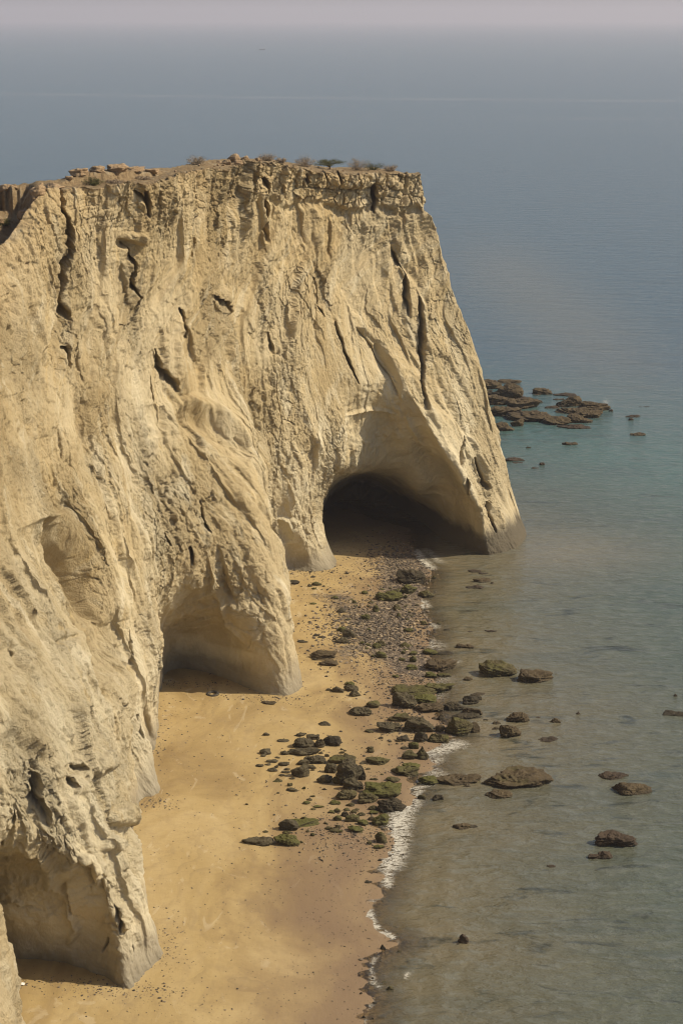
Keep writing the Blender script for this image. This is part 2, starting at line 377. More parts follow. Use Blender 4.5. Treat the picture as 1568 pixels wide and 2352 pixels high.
a1 = A_ + Z * slant + wx
z1 = Z + wz
toe = 1 - sstep(1.0, 6.5, Z + 1.2 * noise(A_ / 6, B_ / 6, Z * 0))                 # wave-smoothed foot
capd = below + 1.6 * noise(A_ / 5, 0 * Z, Z * 0 + 3) + 0.5 * noise(A_ / 1.4, 0 * Z, Z * 0 + 8); cap = 1 - sstep(3.4, 3.9, capd)           # caprock
rough = sstep(-0.25, 0.35, fbm(A_ / 9 + 3, B_ / 9, Z / 13 + 5, 3)) * 0.75 + 0.42     # crumbly against smooth patches
smoothpatch = np.exp(-(((PX - 835) / 75) ** 2 + ((PY - 640) / 110) ** 2) ** 1.5) + np.exp(-(((PX - 790) / 110) ** 2 + ((PY - 880) / 130) ** 2) ** 2) * (Y > 200)
smoothpatch = np.clip(smoothpatch, 0, 1)
rough = np.clip(rough + 0.3 * (Y < 150), 0, 1.15) * (1 - 0.75 * smoothpatch) * (1 - 0.8 * toe)
gen = (1 - 0.75 * toe) * (1 - 0.6 * smoothpatch)
D = np.zeros_like(Z); DT = np.zeros_like(Z)
rough = rough * (0.68 + 0.32 * sstep(-0.22, 0.22, fbm(A_ / 5 + 153, B_ / 6, Z / 8 + 3, 3)))
# broad buttress folds
D += 0.75 * fbm(a1 / 9.0, B_ / 12, z1 / 30, 3, 0.5) * (1 - 0.5 * toe)
D += 0.18 * (ridged(a1 / 5.0, B_ / 9, z1 / 15 + 9, 2) - 0.5) * gen
# exfoliation flakes: stepped slabs with sharp down-sun edges
def flakes(u, v, w, steps, sharp=0.16):
    f = (fbm(u, w, v, 3, 0.55) + 0.6) * steps
    k = np.floor(f); r = f - k
    return (k + sstep(0, sharp, r) - f * 0.92) / steps
jw = 0.16 * fbm(A_ / 0.7, B_ / 2, Z / 0.9, 4, .65); jz = 0.30 * fbm(A_ / 0.8 + 9, B_ / 2, Z / 1.0, 4, .65)
ua, uz = a1 + 0.25 * B_, z1
zone = sstep(-0.25, 0.2, fbm(A_ / 8 + 33, B_ / 8, Z / 11, 2))
zone2 = sstep(-0.2, 0.25, fbm(A_ / 6 + 83, B_ / 6, Z / 7, 3)) * (0.35 + 0.65 * sstep(-0.22, 0.22, fbm(A_ / 5 + 153, B_ / 6, Z / 8 + 3, 3)))
u2 = A_ + 0.10 * Z + 0.25 * B_ + wx; u3 = A_ - 0.22 * Z + 0.2 * B_ + wx; mixz = sstep(-0.1, 0.1, noise(A_ / 7 + 9, B_ / 7, Z / 9))
h, e = cells((ua + jw * 1.6) / 4.6, (uz + jz * 1.8) / 10.5, 1.0, 30, 0.30)
D += 0.85 * h * gen * (0.4 + 0.6 * zone)
h, e = cells((u2 + jw * 1.6) / 2.3 + 7, (uz + jz * 1.8 + 0.3 * A_) / 5.0, 2.5, 30, 0.30)
D += (0.46 * h - 0.10 * (1 - sstep(0.0, 0.05, e)) * zone2) * (0.3 + 0.7 * zone) * gen
DT += 0.22 * (1 - sstep(0.0, 0.04, e)) * zone * zone2 * gen
um = np.where(mixz > 0.5, ua, u3)
h, e = cells((um + jw * 1.3) / 1.05, (uz + jz * 1.5) / 2.1, 4.0, 28, 0.25)
JNT = (1 - sstep(0.0, 0.08, e)) * 0.7 * zone2
DT += 0.16 * (1 - sstep(0.0, 0.06, e)) * zone2 * gen
D += (0.26 * h - 0.08 * (1 - sstep(0, 0.08, e))) * (0.15 + 0.85 * rough) * gen
h, e = cells((u2 + jw * .8) / 0.52, (uz + jz * .8) / 0.85, 8.0, 26, 0.1)
JNT = np.maximum(JNT, (1 - sstep(0.0, 0.12, e)) * 0.5 * rough * zone2)
D += (0.21 * h - 0.05 * (1 - sstep(0, 0.12, e))) * (0.12 + 0.9 * rough) * (1 - 0.7 * toe)
h, e = cells((ua + jw * .4) / 0.26, (uz + jz * .4) / 0.36, 14.0)
D += 0.13 * h * rough * (1 - 0.7 * toe)
# raking scarps: each sheet of rock stands proud of the one nearer the camera end of the coast
def saw(u):
    f = u - np.floor(u); return f - sstep(0.94, 1.0, f), sstep(0.80, 0.94, f) * (1 - sstep(0.96, 1.0, f))
lean = a1 + 0.25 * np.clip(25 - Z, 0, 25) * 0.3
for L_, amp, vz, sd_ in ((6.5, 0.45, 14, 3.0), (2.7, 0.18, 9, 11.0)):
    k_ = sstep(-0.12, 0.30, fbm(lean / (L_ * 1.3) + sd_, B_ / 9, Z / vz, 3))
    s1, s2 = saw(lean / L_ + 0.35 * fbm(A_ / (L_ * 1.5) + sd_, B_ / 9, Z / (vz * 1.2), 3) + sd_)
    D -= amp * k_ * s1 * gen; DT += 0.55 * amp * k_ * s2 * gen
patchy = 0.30 + 0.70 * sstep(-0.22, 0.22, fbm(A_ / 5 + 153, B_ / 6, Z / 8 + 3, 3))
# fine striae running down the dip
st_ = ridged(a1 / 0.62, B_ / 2.5, z1 / 5.5, 3) - 0.5
D += 0.07 * patchy * st_ * (0.35 + 0.65 * zone2) * (1 - 0.5 * toe)
D += 0.04 * (ridged(a1 / 0.24, B_ / 1.5, z1 / 1.9, 2) - 0.5) * (0.5 + 0.5 * rough)
# fluting and crumbly texture
D += 0.09 * (ridged(a1 / 1.1, B_ / 3, z1 / 4.2, 3) - 0.5) * (0.3 + 0.7 * rough)
D += 0.16 * fbm(A_ / 0.8, B_ / 0.8, Z / 1.1, 4, 0.70) * (0.15 + rough)
D += 0.04 * fbm(a1 / 0.35, B_ / 0.6, Z / 0.9, 2, 0.6) * (0.5 + 0.7 * rough)
# fine natural cracks
# wave-cut foot: fluted, gently flared
D += toe * (0.16 * (ridged(a1 / 1.3, B_ / 2.4, Z / 4.5, 3) - 0.5) + 0.06 * fbm(A_ / 0.6, B_ / 0.6, Z / 0.9, 3))
# caprock: jointed blocks, strata, overhang
bw = A_ / 2.4 + 0.35 * noise(A_ / 1.5, 0 * Z + 2, Z / 2)
cell = np.floor(bw); fr = bw - cell
rnd = (np.sin(cell * 12.9898) * 43758.5453) % 1.0
cap = cap * (0.35 + 0.65 * sstep(560, 640, PX)); joint = 1 - sstep(0, 0.09, np.minimum(fr, 1 - fr))
strat = fbm(A_ / 6, 0 * Z, Z / 0.28, 3, 0.7)
D += cap * (0.02 + 0.45 * (rnd - 0.35) + 0.12 * strat - 0.45 * joint * (rnd > 0.25))
D += 0.07 * strat * sstep(9, 5, below) * (1 - cap)
D -= 0.3 * np.exp(-((capd - 4.2) / 0.45) ** 2) * sstep(480, 640, PX)
h, e = cells(A_ / 1.5 + 0.3 * noise(A_, 0 * A_, Z), Z / 1.1, 21.0); D += (0.42 * h - 0.2 * (1 - sstep(0, .09, e))) * cap; DT += 0.3 * (1 - sstep(0, .08, e)) * cap
h, e = cells(A_ / .6, Z / .5, 23.0); D += 0.13 * h * cap + 0.28 * cap * sstep(600, 700, PX)
# rilled gully walls under the caprock
D += 0.5 * (ridged(A_ / 1.9, B_ / 4, Z / 11, 2) - 0.5) * sstep(16, 9, below) * (1 - cap) * (PX > 380)

gd, _, _ = seg_dist(PX, PY, [(140,1190),(165,1265),(195,1330),(218,1410)])
gm = np.exp(-(gd / 26) ** 2) * (Y < 165); D = D * (1 - 0.6 * gm) + gm * 0.5 * (ridged(A_ / 1.3 + 0.25 * noise(A_, 0 * A_, Z / 3), 0 * A_, Z / 14, 3) - 0.5)
D -= 0.12
def stroke(pts, w, depth, ymin=0, ymax=400, taper=True, kind='crack'):
    global D, DT
    pts = [(float(a), float(b)) for a, b in pts]
    if kind == 'scarp' and depth < 1.4: depth *= 0.55
    if kind == 'crack' and w > 5 and depth < 1.9: w = 4.5
    depth = depth * (1.15 if kind == 'crack' else 0.8); xs = [p[0] for p in pts]; ys = [p[1] for p in pts]; m = 3.5 * w + 6
    sel = (PX > min(xs) - m) & (PX < max(xs) + m) & (PY > min(ys) - m) & (PY < max(ys) + m) & (Y > ymin) & (Y < ymax)
    if not sel.any(): return
    px, py = PX[sel], PY[sel]
    j = 0.5 * w + 1.2 if kind in ('crack', 'ridge') and w < 10 else 0.8
    jx = j * noise(px / 26, py / 26, 0 * px + pts[0][0]) + (0.9 if w < 8 else 0) * noise(px / 8, py / 8, 0 * px + 9)
    d, t, s = seg_dist(px + jx, py, pts)
    tp = np.sqrt(np.clip(1 - np.abs(2 * t - 1) ** 3, 0, 1)) if taper else 1
    ww = w * (0.35 + 0.65 * tp)
    if kind == 'crack':
        nf = np.where(Y[sel] < 141, 0.4, 1.0); dn = (0.45 if w >= 7 else 1.0) * nf
        DT[sel] += 0.95 * dn * depth * (1 - sstep(0.35 * ww, ww, d)) * tp
        JNT[sel] = np.maximum(JNT[sel], (1 - sstep(0.3 * ww, 1.1 * ww, d)) * tp)
        v = -0.85 * (0.75 if w >= 7 else 1) * nf * depth * (1 - sstep(0.35 * ww, ww, d)) * tp
    elif kind == 'soft': v = -depth * np.exp(-(d / ww) ** 2) * tp
    elif kind == 'ridge': v = depth * np.exp(-(d / ww) ** 2) * tp
    elif kind == 'scarp':      # the far side stands proud: a face turned to the camera's left
        q = np.clip(-s * d / (0.22 * w), -1, 1); DT[sel] += 0.8 * depth * tp * (s > 0) * np.exp(-(d / (0.9 * w)) ** 2) * np.clip(d / (0.1 * w), 0, 1); v = depth * tp * q * np.exp(-(np.maximum(d - 0.5 * w, 0) / (3.2 * w)) ** 2)
    elif kind == 'lip':        # sharp on the side < 0, fading on the other
        v = depth * tp * np.where(s > 0, np.exp(-(d / (2.6 * w)) ** 2), np.exp(-(d / (0.35 * w)) ** 2))
    D[sel] += v
def blob(cx, cy, rx, ry, h, ymin=0, ymax=400, sharp=3):
    sel = (np.abs(PX - cx) < 2 * rx) & (np.abs(PY - cy) < 2 * ry) & (Y > ymin) & (Y < ymax)
    px, py = PX[sel], PY[sel]
    q = np.sqrt(((px - cx) / rx) ** 2 + ((py - cy) / ry) ** 2) + 0.25 * noise(px / 14, py / 14, 0 * px + cx)
    D[sel] += 0.65 * h * (1 - sstep(0.75, 1.15, q)) * (1 - 0.3 * np.clip(q, 0, 1) ** 2)
STROKES = [
 ([(146,425),(154,477),(167,506),(167,572),(161,601),(156,631),(159,697),(172,737)], 6, 1.9, 'crack'),
 ([(146,424),(155,480)], 7, 1.9, 'crack'),
 ([(292,560),(302,609),(300,645),(309,689),(304,722)], 4, 1.4, 'crack'),
 ([(476,455),(474,488),(459,525),(454,572),(448,594)], 3, 1.1, 'crack'),
 ([(316,437),(331,462),(336,499)], 6, 1.1, 'crack'), ([(333,433),(335,473)], 4.5, 1.2, 'crack'),
 ([(421,707),(430,751),(434,781)], 3.5, 1.0, 'crack'), ([(505,675),(523,711),(531,737)], 5.5, 1.2, 'crack'),
 ([(366,800),(385,847),(414,902)], 4.5, 1.1, 'crack'), ([(355,858),(361,931)], 3.5, 1.0, 'crack'),
 ([(161,792),(168,847)], 4.5, 1.0, 'crack'), ([(382,930),(384,990)], 7, 0.9, 'soft'),
 ([(609,392),(615,448),(618,500),(620,562)], 5, 1.5, 'crack'),
 ([(908,575),(938,632),(938,680),(941,729)], 7, 1.0, 'crack'), ([(965,680),(969,755),(973,812),(978,887),(989,940)], 5.5, 1.1, 'crack'),
 ([(903,555),(925,600),(960,640),(978,700)], 10, 0.7, 'soft'),
 ([(714,636),(745,729)], 3, 0.9, 'crack'), ([(767,738),(798,821),(824,883)], 3.5, 0.9, 'crack'),
 ([(824,755),(868,790),(912,878),(916,915)], 8, 1.0, 'soft'), ([(868,790),(905,870)], 15, 0.9, 'soft'),
 ([(859,424),(862,491)], 6, 1.8, 'crack'), ([(700,395),(704,430)], 4, 0.9, 'crack'), ([(742,392),(745,430)], 4, 0.9, 'crack'), ([(771,392),(772,430)], 3.5, 0.9, 'crack'),
 ([(690,430),(860,437)], 3, 0.8, 'crack'), ([(622,764),(631,808)], 3, 0.7, 'crack'),
 ([(132,1185),(150,1235),(178,1290),(200,1350),(222,1430)], 15, 2.2, 'soft'), ([(140,1200),(165,1265),(200,1340),(222,1425)], 8, 1.2, 'soft'),
 ([(127,1448),(154,1466),(193,1456)], 9, 1.0, 'soft'), ([(26,1472),(48,1489),(57,1538)], 7, 0.8, 'soft'), ([(80,1385),(84,1425)], 7, 0.9, 'crack'),
 ([(299,1445),(307,1533)], 3, 0.9, 'crack'), ([(466,1147),(477,1204),(488,1226)], 3, 0.9, 'crack'), ([(439,1256),(444,1300)], 4, 1.0, 'crack'),
 ([(382,1221),(395,1256)], 4, 0.9, 'crack'), ([(63,915),(66,960),(80,1000)], 7, 1.0, 'soft'), ([(322,1640),(330,1700)], 4, 0.8, 'crack'),
 ([(89,1769),(95,1833),(121,1890)], 6, 2.0, 'crack'), ([(161,1789),(173,1821)], 8, 1.3, 'crack'), ([(266,2079),(272,2120),(278,2147)], 6, 1.3, 'crack'),
 ([(314,2171),(316,2192)], 3, 0.7, 'crack'), ([(193,1749),(217,1785)], 9, 1.1, 'crack'), ([(40,1850),(35,1900)], 8, 1.0, 'crack'),
 ([(245,2155),(232,2190)], 4, .7, 'crack'), ([(0,1960),(10,1935)], 10, 1.2, 'crack'),
 ([(24,1950),(89,1978),(129,2030),(161,2083),(177,2131),(157,2171)], 9, 0.7, 'ridge'),
 ([(422,914),(496,949),(545,980),(582,1022)], 16, 1.3, 'lip2'),
 ([(1070,1000),(1063,1037),(1072,1125),(1082,1160)], 7, 0.8, 'crack'), ([(1085,1000),(1098,1040),(1112,1075),(1130,1112)], 6, 0.8, 'ridge'),
 ([(1090,1050),(1108,1100),(1122,1125)], 13, 1.3, 'crack'), ([(1119,1151),(1130,1190),(1141,1225)], 8, 1.2, 'crack'), ([(1100,1140),(1135,1170),(1160,1215)], 6, 0.7, 'ridge'),
 ([(996,944),(1020,1000),(1048,1063),(1075,1120),(1105,1175)], 5, 0.45, 'ridge'), ([(1000,830),(1040,930),(1080,1010),(1110,1050)], 7, 0.45, 'soft'),
 ([(632,1200),(648,1222),(660,1245)], 13, 0.7, 'soft'), ([(628,1192),(662,1200),(672,1225)], 4, 0.5, 'ridge'),
 ([(560,1500),(610,1440),(640,1400)], 5, 0.4, 'ridge'), ([(500,1380),(520,1440),(560,1480)], 6, 0.5, 'ridge'),
 ([(605,1350),(650,1450),(670,1560)], 4, 0.25, 'soft'), ([(520,1340),(528,1380),(545,1400)], 10, 0.5, 'soft'),
 ([(735,1200),(745,1260)], 5, .4, 'ridge'), ([(800,955),(850,945),(912,960)], 4, .5, 'ridge'),
 ([(930,960),(958,1010),(1005,1060)], 6, .5, 'ridge'),
]
STROKES += [
 ([(128,1180),(150,1230),(180,1290),(203,1350),(226,1440)], 20, 1.5, 'scarp'), ([(165,520),(160,600),(162,690),(176,760)], 8, .6, 'scarp'),
 ([(820,750),(862,795),(900,860),(922,925)], 13, .9, 'scarp'), ([(500,670),(530,740)], 10, .7, 'scarp'), ([(360,800),(385,850),(420,910)], 12, .6, 'scarp'),
 ([(600,440),(612,520),(618,600)], 12, .7, 'scarp'), ([(690,470),(700,560)], 12, .6, 'scarp'), ([(750,500),(760,600)], 9, .5, 'scarp'), ([(560,420),(566,500)], 10, .6, 'scarp'),
 ([(962,660),(972,760),(980,860)], 10, .7, 'scarp'), ([(905,560),(935,640),(945,730)], 10, .7, 'scarp'), ([(620,760),(634,815)], 8, .5, 'scarp'),
 ([(370,925),(384,1000)], 12, .7, 'scarp'), ([(88,1760),(98,1840),(122,1900)], 14, 1.0, 'scarp'), ([(160,1780),(176,1830)], 12, .8, 'scarp'), ([(190,1740),(215,1790)], 12, .8, 'scarp'),
 ([(20,1470),(45,1500),(58,1545)], 12, .9, 'scarp'), ([(60,900),(70,960),(82,1010)], 14, .8, 'scarp'), ([(0,700),(12,760),(20,830)], 14, .8, 'scarp'),
 ([(140,980),(150,1060)], 10, .5, 'scarp'), ([(505,1250),(530,1330),(536,1390)], 12, .6, 'scarp'), ([(245,1560),(262,1620)], 8, .5, 'scarp'), ([(330,1590),(350,1700)], 8, .6, 'scarp'),
 ([(440,760),(452,830)], 9, .5, 'scarp'), ([(210,1985),(218,2050)], 12, .8, 'scarp'), ([(240,2020),(250,2110)], 9, .6, 'scarp'), ([(150,2030),(170,2090)], 10, .7, 'scarp'),
 ([(280,600),(296,680),(300,740)], 9, .5, 'scarp'), ([(235,700),(245,790)], 9, .5, 'scarp'), ([(190,800),(205,880)], 9, .5, 'scarp'), ([(300,1180),(315,1280)], 9, .4, 'scarp'),
]
for pts, w, dep, kd in STROKES:
    if kd == 'lip2':
        stroke(pts, w, dep, kind='ridge', ymax=190); stroke([(a - 8, b + 34) for a, b in pts], 22, 1.2, kind='soft', ymax=190)
    else:
        stroke(pts, w, dep, kind=kd)
blob(838, 1150, 42, 34, 4.0, 229); blob(289, 560, 17, 11, -1.2); blob(310, 545, 20, 13, 0.8)
blob(258, 1942, 15, 20, 1.0, 0, 140); blob(300, 1872, 20, 26, 1.3, 0, 140); blob(215, 1985, 24, 24, 1.1, 0, 140); blob(284, 2108, 17, 28, 0.8, 0, 140)
blob(815, 410, 55, 20, 0.9, 200); blob(915, 415, 26, 22, 0.8, 200); blob(240, 1755, 20, 22, .9, 0, 140)
blob(862, 960, 60, 70, -0.5, 200); blob(60, 2040, 60, 34, 0.9, 0, 135); blob(845, 452, 22, 20, -.8, 200)
blob(450, 1340, 22, 26, 0.5, 150, 180)
D = D * (1 - 0.4 * sstep(223, 226, Y)) - 0.15 * sstep(220, 226, Y)
TG = np.array([0.25, 0.88, 0.40])
G = front + NRM * D[..., None] + TG * DT[..., None]
# the rim itself: ragged in height
ragged = 0.20 * fbm(A_ / 0.9, 0 * Z, 0 * Z + 5, 4, .65) + 0.35 * (rnd - 0.5)
G[..., 2] += ragged * sstep(2.5, 0, below)

# plateau and landward slope
NP = 46
u = np.linspace(0, 1, NP + 1)[1:]
fr_ = G[-1].copy(); frs = blur(fr_, 40, 0); plat = []
cx_, cy_ = project(front[-1])
ledge = sstep(140, 175, cx_) * (1 - sstep(365, 440, cx_))
gully = sstep(110, 40, cx_); ledge = np.maximum(ledge, gully)
for k in u:
    e = min(1.0, k * 6); f_ = fr_ * (1 - e) + frs * e; p = f_ * (1 - k) + back * k
    zl = f_[:, 2] * (1 - k) + back[:, 2] * k
    jag = 0.10 * noise(cx_ / 30, 0 * cx_, 0 * cx_) + 0.03 * noise(cx_ / 9, 0 * cx_, 0 * cx_ + 3)
    zs = f_[:, 2] - 0.1 + (back[:, 2] - f_[:, 2] + 0.1) * sstep(0.56, 0.62, k + jag)
    zg = f_[:, 2] + (back[:, 2] - 1.6 - f_[:, 2]) * k - 2.2 * math.sin(math.pi * min(k / .8, 1)) ; zg = zg + (back[:, 2] - zg) * sstep(0.80, 0.86, k + 2 * jag)
    zs = zs * (1 - gully) + zg * gully
    p[:, 2] = zl * (1 - ledge) + zs * ledge + gully * 0.5 * fbm(p[:, 0] / 1.4, p[:, 1] / 1.4, 0 * cx_, 4, .65)
    e = min(k, 1.0) * 4 if k < .25 else 1
    p[:, 2] += e * (0.16 * fbm(p[:, 0] / 1.5, p[:, 1] / 1.5, 0 * cx_, 4, 0.6) + 0.05 * fbm(p[:, 0] / .3, p[:, 1] / .3, 0 * cx_, 2))
    plat.append(p)
NB = 30
ub = np.linspace(0, 1, NB + 1)[1:]
tgt = back + np.array([-0.75, 0.66, 0]) * 60; tgt[:, 2] = -3
w0 = np.exp(-(cols / 2.0))[:, None]
tgt = tgt * (1 - w0) + np.array([12, 252, -3.0]) * w0
for k in ub:
    p = plat[NP - 1] * (1 - k) + tgt * k
    p[:, 2] -= 3.5 * math.sin(math.pi * k); p[:, 2] += (1 - k) * 0.4 * fbm(p[:, 0] / 3, p[:, 1] / 3, 0 * cx_, 3)
    plat.append(p)
G = np.concatenate([G, np.array(plat)], 0)
nr = G.shape[0]
att_below = np.concatenate([below, np.full((nr - NROW, NCOL), -1.0)], 0)
att_jnt = np.concatenate([JNT * (1 - 0.5 * toe), np.zeros((nr - NROW, NCOL))], 0)
att_rough = np.concatenate([rough, np.full((nr - NROW, NCOL), 1.0)], 0)

m = N('cliff_rock')
pos = m.geo()
bel = m.attr('below'); rg = m.attr('roughness_map')
zc = m.n('ShaderNodeSeparateXYZ', ins={0: pos}).outputs[2]
flow = m.n('ShaderNodeAttribute', attribute_name='flow').outputs['Vector']
fl1 = m.noise(flow, 0.9, 5, 0.65, 0.3); fl2 = m.noise(flow, 4.5, 5, 0.7, 0.2)
sp = m.n('ShaderNodeMixRGB', ins={'Fac': 0.65}); m.t.links.new(pos, sp.inputs[1]); m.t.links.new(flow, sp.inputs[2]); sp = sp.outputs[0]
n1 = m.noise(sp, 0.10, 5, 0.6, 0.6)
n2 = m.noise(sp, 0.55, 6, 0.65, 0.4)
n3 = m.noise(pos, 3.5, 6, 0.7)
base = m.ramp(n1, [(0.38, (0.385, 0.295, 0.160)), (0.5, (0.465, 0.375, 0.225)), (0.62, (0.555, 0.48, 0.33))])
base = m.mix(m.mr(n2, 0.58, 0.72, 0.0, 0.7), base, (0.50, 0.45, 0.33))             # greyer marl
base = m.mix(m.mr(n2, 0.42, 0.30, 0.0, 0.7), base, (0.56, 0.42, 0.21))             # ochre stain
base = m.mix(m.math('MULTIPLY', m.mr(m.noise(sp, 0.2, 3, 0.5, 1.5), 0.58, 0.68), 0.75), base, (0.66, 0.59, 0.43))   # pale streaks
base = m.mix(m.math('MULTIPLY', m.mr(n3, 0.5, 0.75), 0.3), base, (0.42, 0.33, 0.20))
base = m.mix(m.math('MULTIPLY', m.mr(n3, 0.5, 0.3), 0.25), base, (0.62, 0.52, 0.34))
base = m.mix(m.mr(m.math('ADD', zc, m.math('MULTIPLY', n1, 12.0)), 22.0, 40.0, 0.0, 0.4), base, (0.45, 0.335, 0.175))
base = m.mix(m.mr(m.math('ADD', zc, m.math('MULTIPLY', n1, 12.0)), 24.0, 12.0, 0.0, 0.25), base, (0.64, 0.58, 0.43))
capc = m.ramp(m.noise(m.mapping(pos, (0.25, 0.25, 3.0)), 1.0, 5, 0.7), [(0.35, (0.35, 0.25, 0.14)), (0.55, (0.46, 0.345, 0.19)), (0.7, (0.52, 0.41, 0.245))])
base = m.mix(m.math('MULTIPLY', m.mr(m.math('ADD', bel, m.math('MULTIPLY', n2, 5.0)), 7.5, 3.5), 0.5), base, capc)
dirt = m.ramp(m.noise(pos, 2.0, 6, 0.75), [(0.35, (0.25, 0.175, 0.10)), (0.55, (0.36, 0.26, 0.15)), (0.72, (0.44, 0.335, 0.20))])
base = m.mix(m.mr(bel, 0.35, -0.1), base, dirt)
jn = m.attr('joint')
base = m.mix(m.mr(fl1, 0.54, 0.68, 0.0, 0.45), base, (0.66, 0.59, 0.43))
base = m.mix(m.mr(fl1, 0.42, 0.30, 0.0, 0.40), base, (0.40, 0.31, 0.185))
base = m.mix(m.mr(fl2, 0.42, 0.28, 0.0, 0.30), base, (0.34, 0.265, 0.16))
base = m.mix(m.math('MULTIPLY', jn, 0.35), base, (0.24, 0.185, 0.11))
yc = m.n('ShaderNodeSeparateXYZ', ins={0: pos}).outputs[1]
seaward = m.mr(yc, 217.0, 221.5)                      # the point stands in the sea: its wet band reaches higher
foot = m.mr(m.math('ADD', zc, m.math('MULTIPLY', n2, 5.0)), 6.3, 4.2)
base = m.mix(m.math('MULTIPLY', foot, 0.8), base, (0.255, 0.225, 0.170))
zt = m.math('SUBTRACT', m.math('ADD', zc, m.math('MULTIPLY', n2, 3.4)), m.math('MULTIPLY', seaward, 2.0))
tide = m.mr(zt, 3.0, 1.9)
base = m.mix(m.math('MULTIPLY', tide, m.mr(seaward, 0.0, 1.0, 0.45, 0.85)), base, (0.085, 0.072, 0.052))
h = m.math('ADD', m.math('MULTIPLY', m.math('ADD', n3, m.math('MULTIPLY', fl2, 0.9)), 0.8), m.math('MULTIPLY', m.noise(m.mapping(pos, (1, 1, .5)), 9.0, 5, 0.7), 0.35))
bmp = m.bump(h, m.math('MULTIPLY', m.math('ADD', rg, 0.6), 0.8), 0.30)
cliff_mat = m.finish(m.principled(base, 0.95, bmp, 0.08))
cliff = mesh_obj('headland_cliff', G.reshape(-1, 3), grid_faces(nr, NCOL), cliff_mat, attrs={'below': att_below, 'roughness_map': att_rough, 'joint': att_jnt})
FL = np.stack([np.concatenate([a1, np.zeros((nr - NROW, NCOL))], 0) + (np.arange(nr) >= NROW)[:, None] * G[..., 0], np.concatenate([B_ * 0.5, np.zeros((nr - NROW, NCOL))], 0) + (np.arange(nr) >= NROW)[:, None] * G[..., 1], G[..., 2] * 0.16], -1)
fa = cliff.data.attributes.new('flow', 'FLOAT_VECTOR', 'POINT'); fa.data.foreach_set('vector', FL.astype(np.float32).ravel())
tag(cliff, 'tall pale sandstone headland with sea caves at its foot and flat top', 'cliff', kind='structure')
# ------------------------------------------------------------------ beach
xs = np.concatenate([np.linspace(-75, -26, 60)[:-1], np.linspace(-26, 26, 330)[:-1], np.linspace(26, 60, 40)])
ys = np.concatenate([np.linspace(30, 98, 40)[:-1], np.linspace(98, 260, 760)])
XX, YY = np.meshgrid(xs, ys)
SS = shore_signed(XX, YY); ZZ = ground_z(XX, YY)
pxs, pys = project(np.stack([XX, YY, ZZ], -1))
# shingle patch near the far end, measured on the ground
d1, _, _ = seg_dist(XX.astype(np.float32), YY.astype(np.float32), [tuple(gz(a, b)[:2]) for a, b in ((925,1285),(930,1350),(895,1420),(870,1450),(905,1490),(960,1535))])
d2, _, _ = seg_dist(XX.astype(np.float32), YY.astype(np.float32), [tuple(gz(a, b)[:2]) for a, b in ((760,1370),(830,1420),(850,1480),(780,1500))])
shingle = np.maximum(np.exp(-(d1 / 2.9) ** 4), 0.75 * np.exp(-(d2 / 2.2) ** 2))
m = N('sand')
pos = m.geo(); sd = m.attr('shore'); sg = m.attr('shingle')
flow = m.mapping(pos, (1.0, 0.45, 1.0), (0, 0, R(-14)))
a = m.noise(flow, 0.13, 5, 0.6, 1.2); b = m.noise(flow, 0.8, 5, 0.6, 0.8)
col = m.ramp(a, [(0.32, (0.245, 0.168, 0.074)), (0.5, (0.365, 0.265, 0.120)), (0.68, (0.43, 0.325, 0.165))])
col = m.mix(m.math('MULTIPLY', m.mr(b, 0.52, 0.7), 0.45), col, (0.27, 0.195, 0.105))
col = m.mix(m.math('MULTIPLY', m.mr(m.noise(flow, 0.35, 4, 0.6, 2.0), 0.62, 0.66), 0.4), col, (0.49, 0.40, 0.26))
tl = m.math('FRACT', m.math('MULTIPLY', m.math('ADD', sd, m.math('MULTIPLY', m.noise(pos, 0.09, 4, 0.6), 26.0)), 0.21))
col = m.mix(m.math('MULTIPLY', m.math('MULTIPLY', m.mr(tl, 0.75, 0.99), m.mr(tl, 1.0, 0.985)), m.mr(m.noise(pos, 0.16, 4, 0.6), 0.42, 0.62, 0.0, 0.32)), col, (0.20, 0.145, 0.08))
fine = m.noise(m.mapping(pos, (0.6, 1.0, 1)), 1.9, 6, 0.75, 0.5)
col = m.mix(m.mr(fine, 0.48, 0.72, 0.0, 0.32), col, (0.24, 0.17, 0.09))
wet = m.mr(m.math('ADD', sd, m.math('MULTIPLY', a, 16.0)), 18.5, 9.0)
col = m.mix(m.math('MULTIPLY', wet, 0.8), col, (0.190, 0.130, 0.086))
speck = m.noise(pos, 6.0, 3, 0.8); vs = m.n('ShaderNodeTexVoronoi', ins={'Vector': pos, 'Scale': 3.2}).outputs['Distance']
pm = m.math('MULTIPLY', m.mr(vs, 0.14, 0.08), m.mr(m.noise(pos, 0.22, 3), 0.45, 0.62))
col = m.mix(m.math('MULTIPLY', pm, 0.7), col, (0.13, 0.10, 0.07))
vor = m.n('ShaderNodeTexVoronoi', ins={'Vector': m.mapping(pos, (1, 1, 1)), 'Scale': 3.6})
peb = m.ramp(m.n('ShaderNodeSeparateColor', ins={0: vor.outputs['Color']}).outputs[0], [(0.0, (0.055, 0.045, 0.04)), (0.5, (0.12, 0.10, 0.08)), (0.85, (0.2, 0.16, 0.12)), (1.0, (0.34, 0.27, 0.18))])
sgm = m.mr(m.math('ADD', sg, m.math('MULTIPLY', m.math('SUBTRACT', m.noise(pos, 0.5, 8, 0.8), 0.5), 2.8)), 0.45, 0.75)
col = m.mix(m.math('MULTIPLY', sgm, 0.85), col, peb)
hh = m.math('ADD', m.math('MULTIPLY', m.noise(flow, 2.5, 5, 0.65), 0.5), m.math('MULTIPLY', m.math('SUBTRACT', 1.0, vor.outputs['Distance']), m.math('MULTIPLY', sgm, 1.2)))
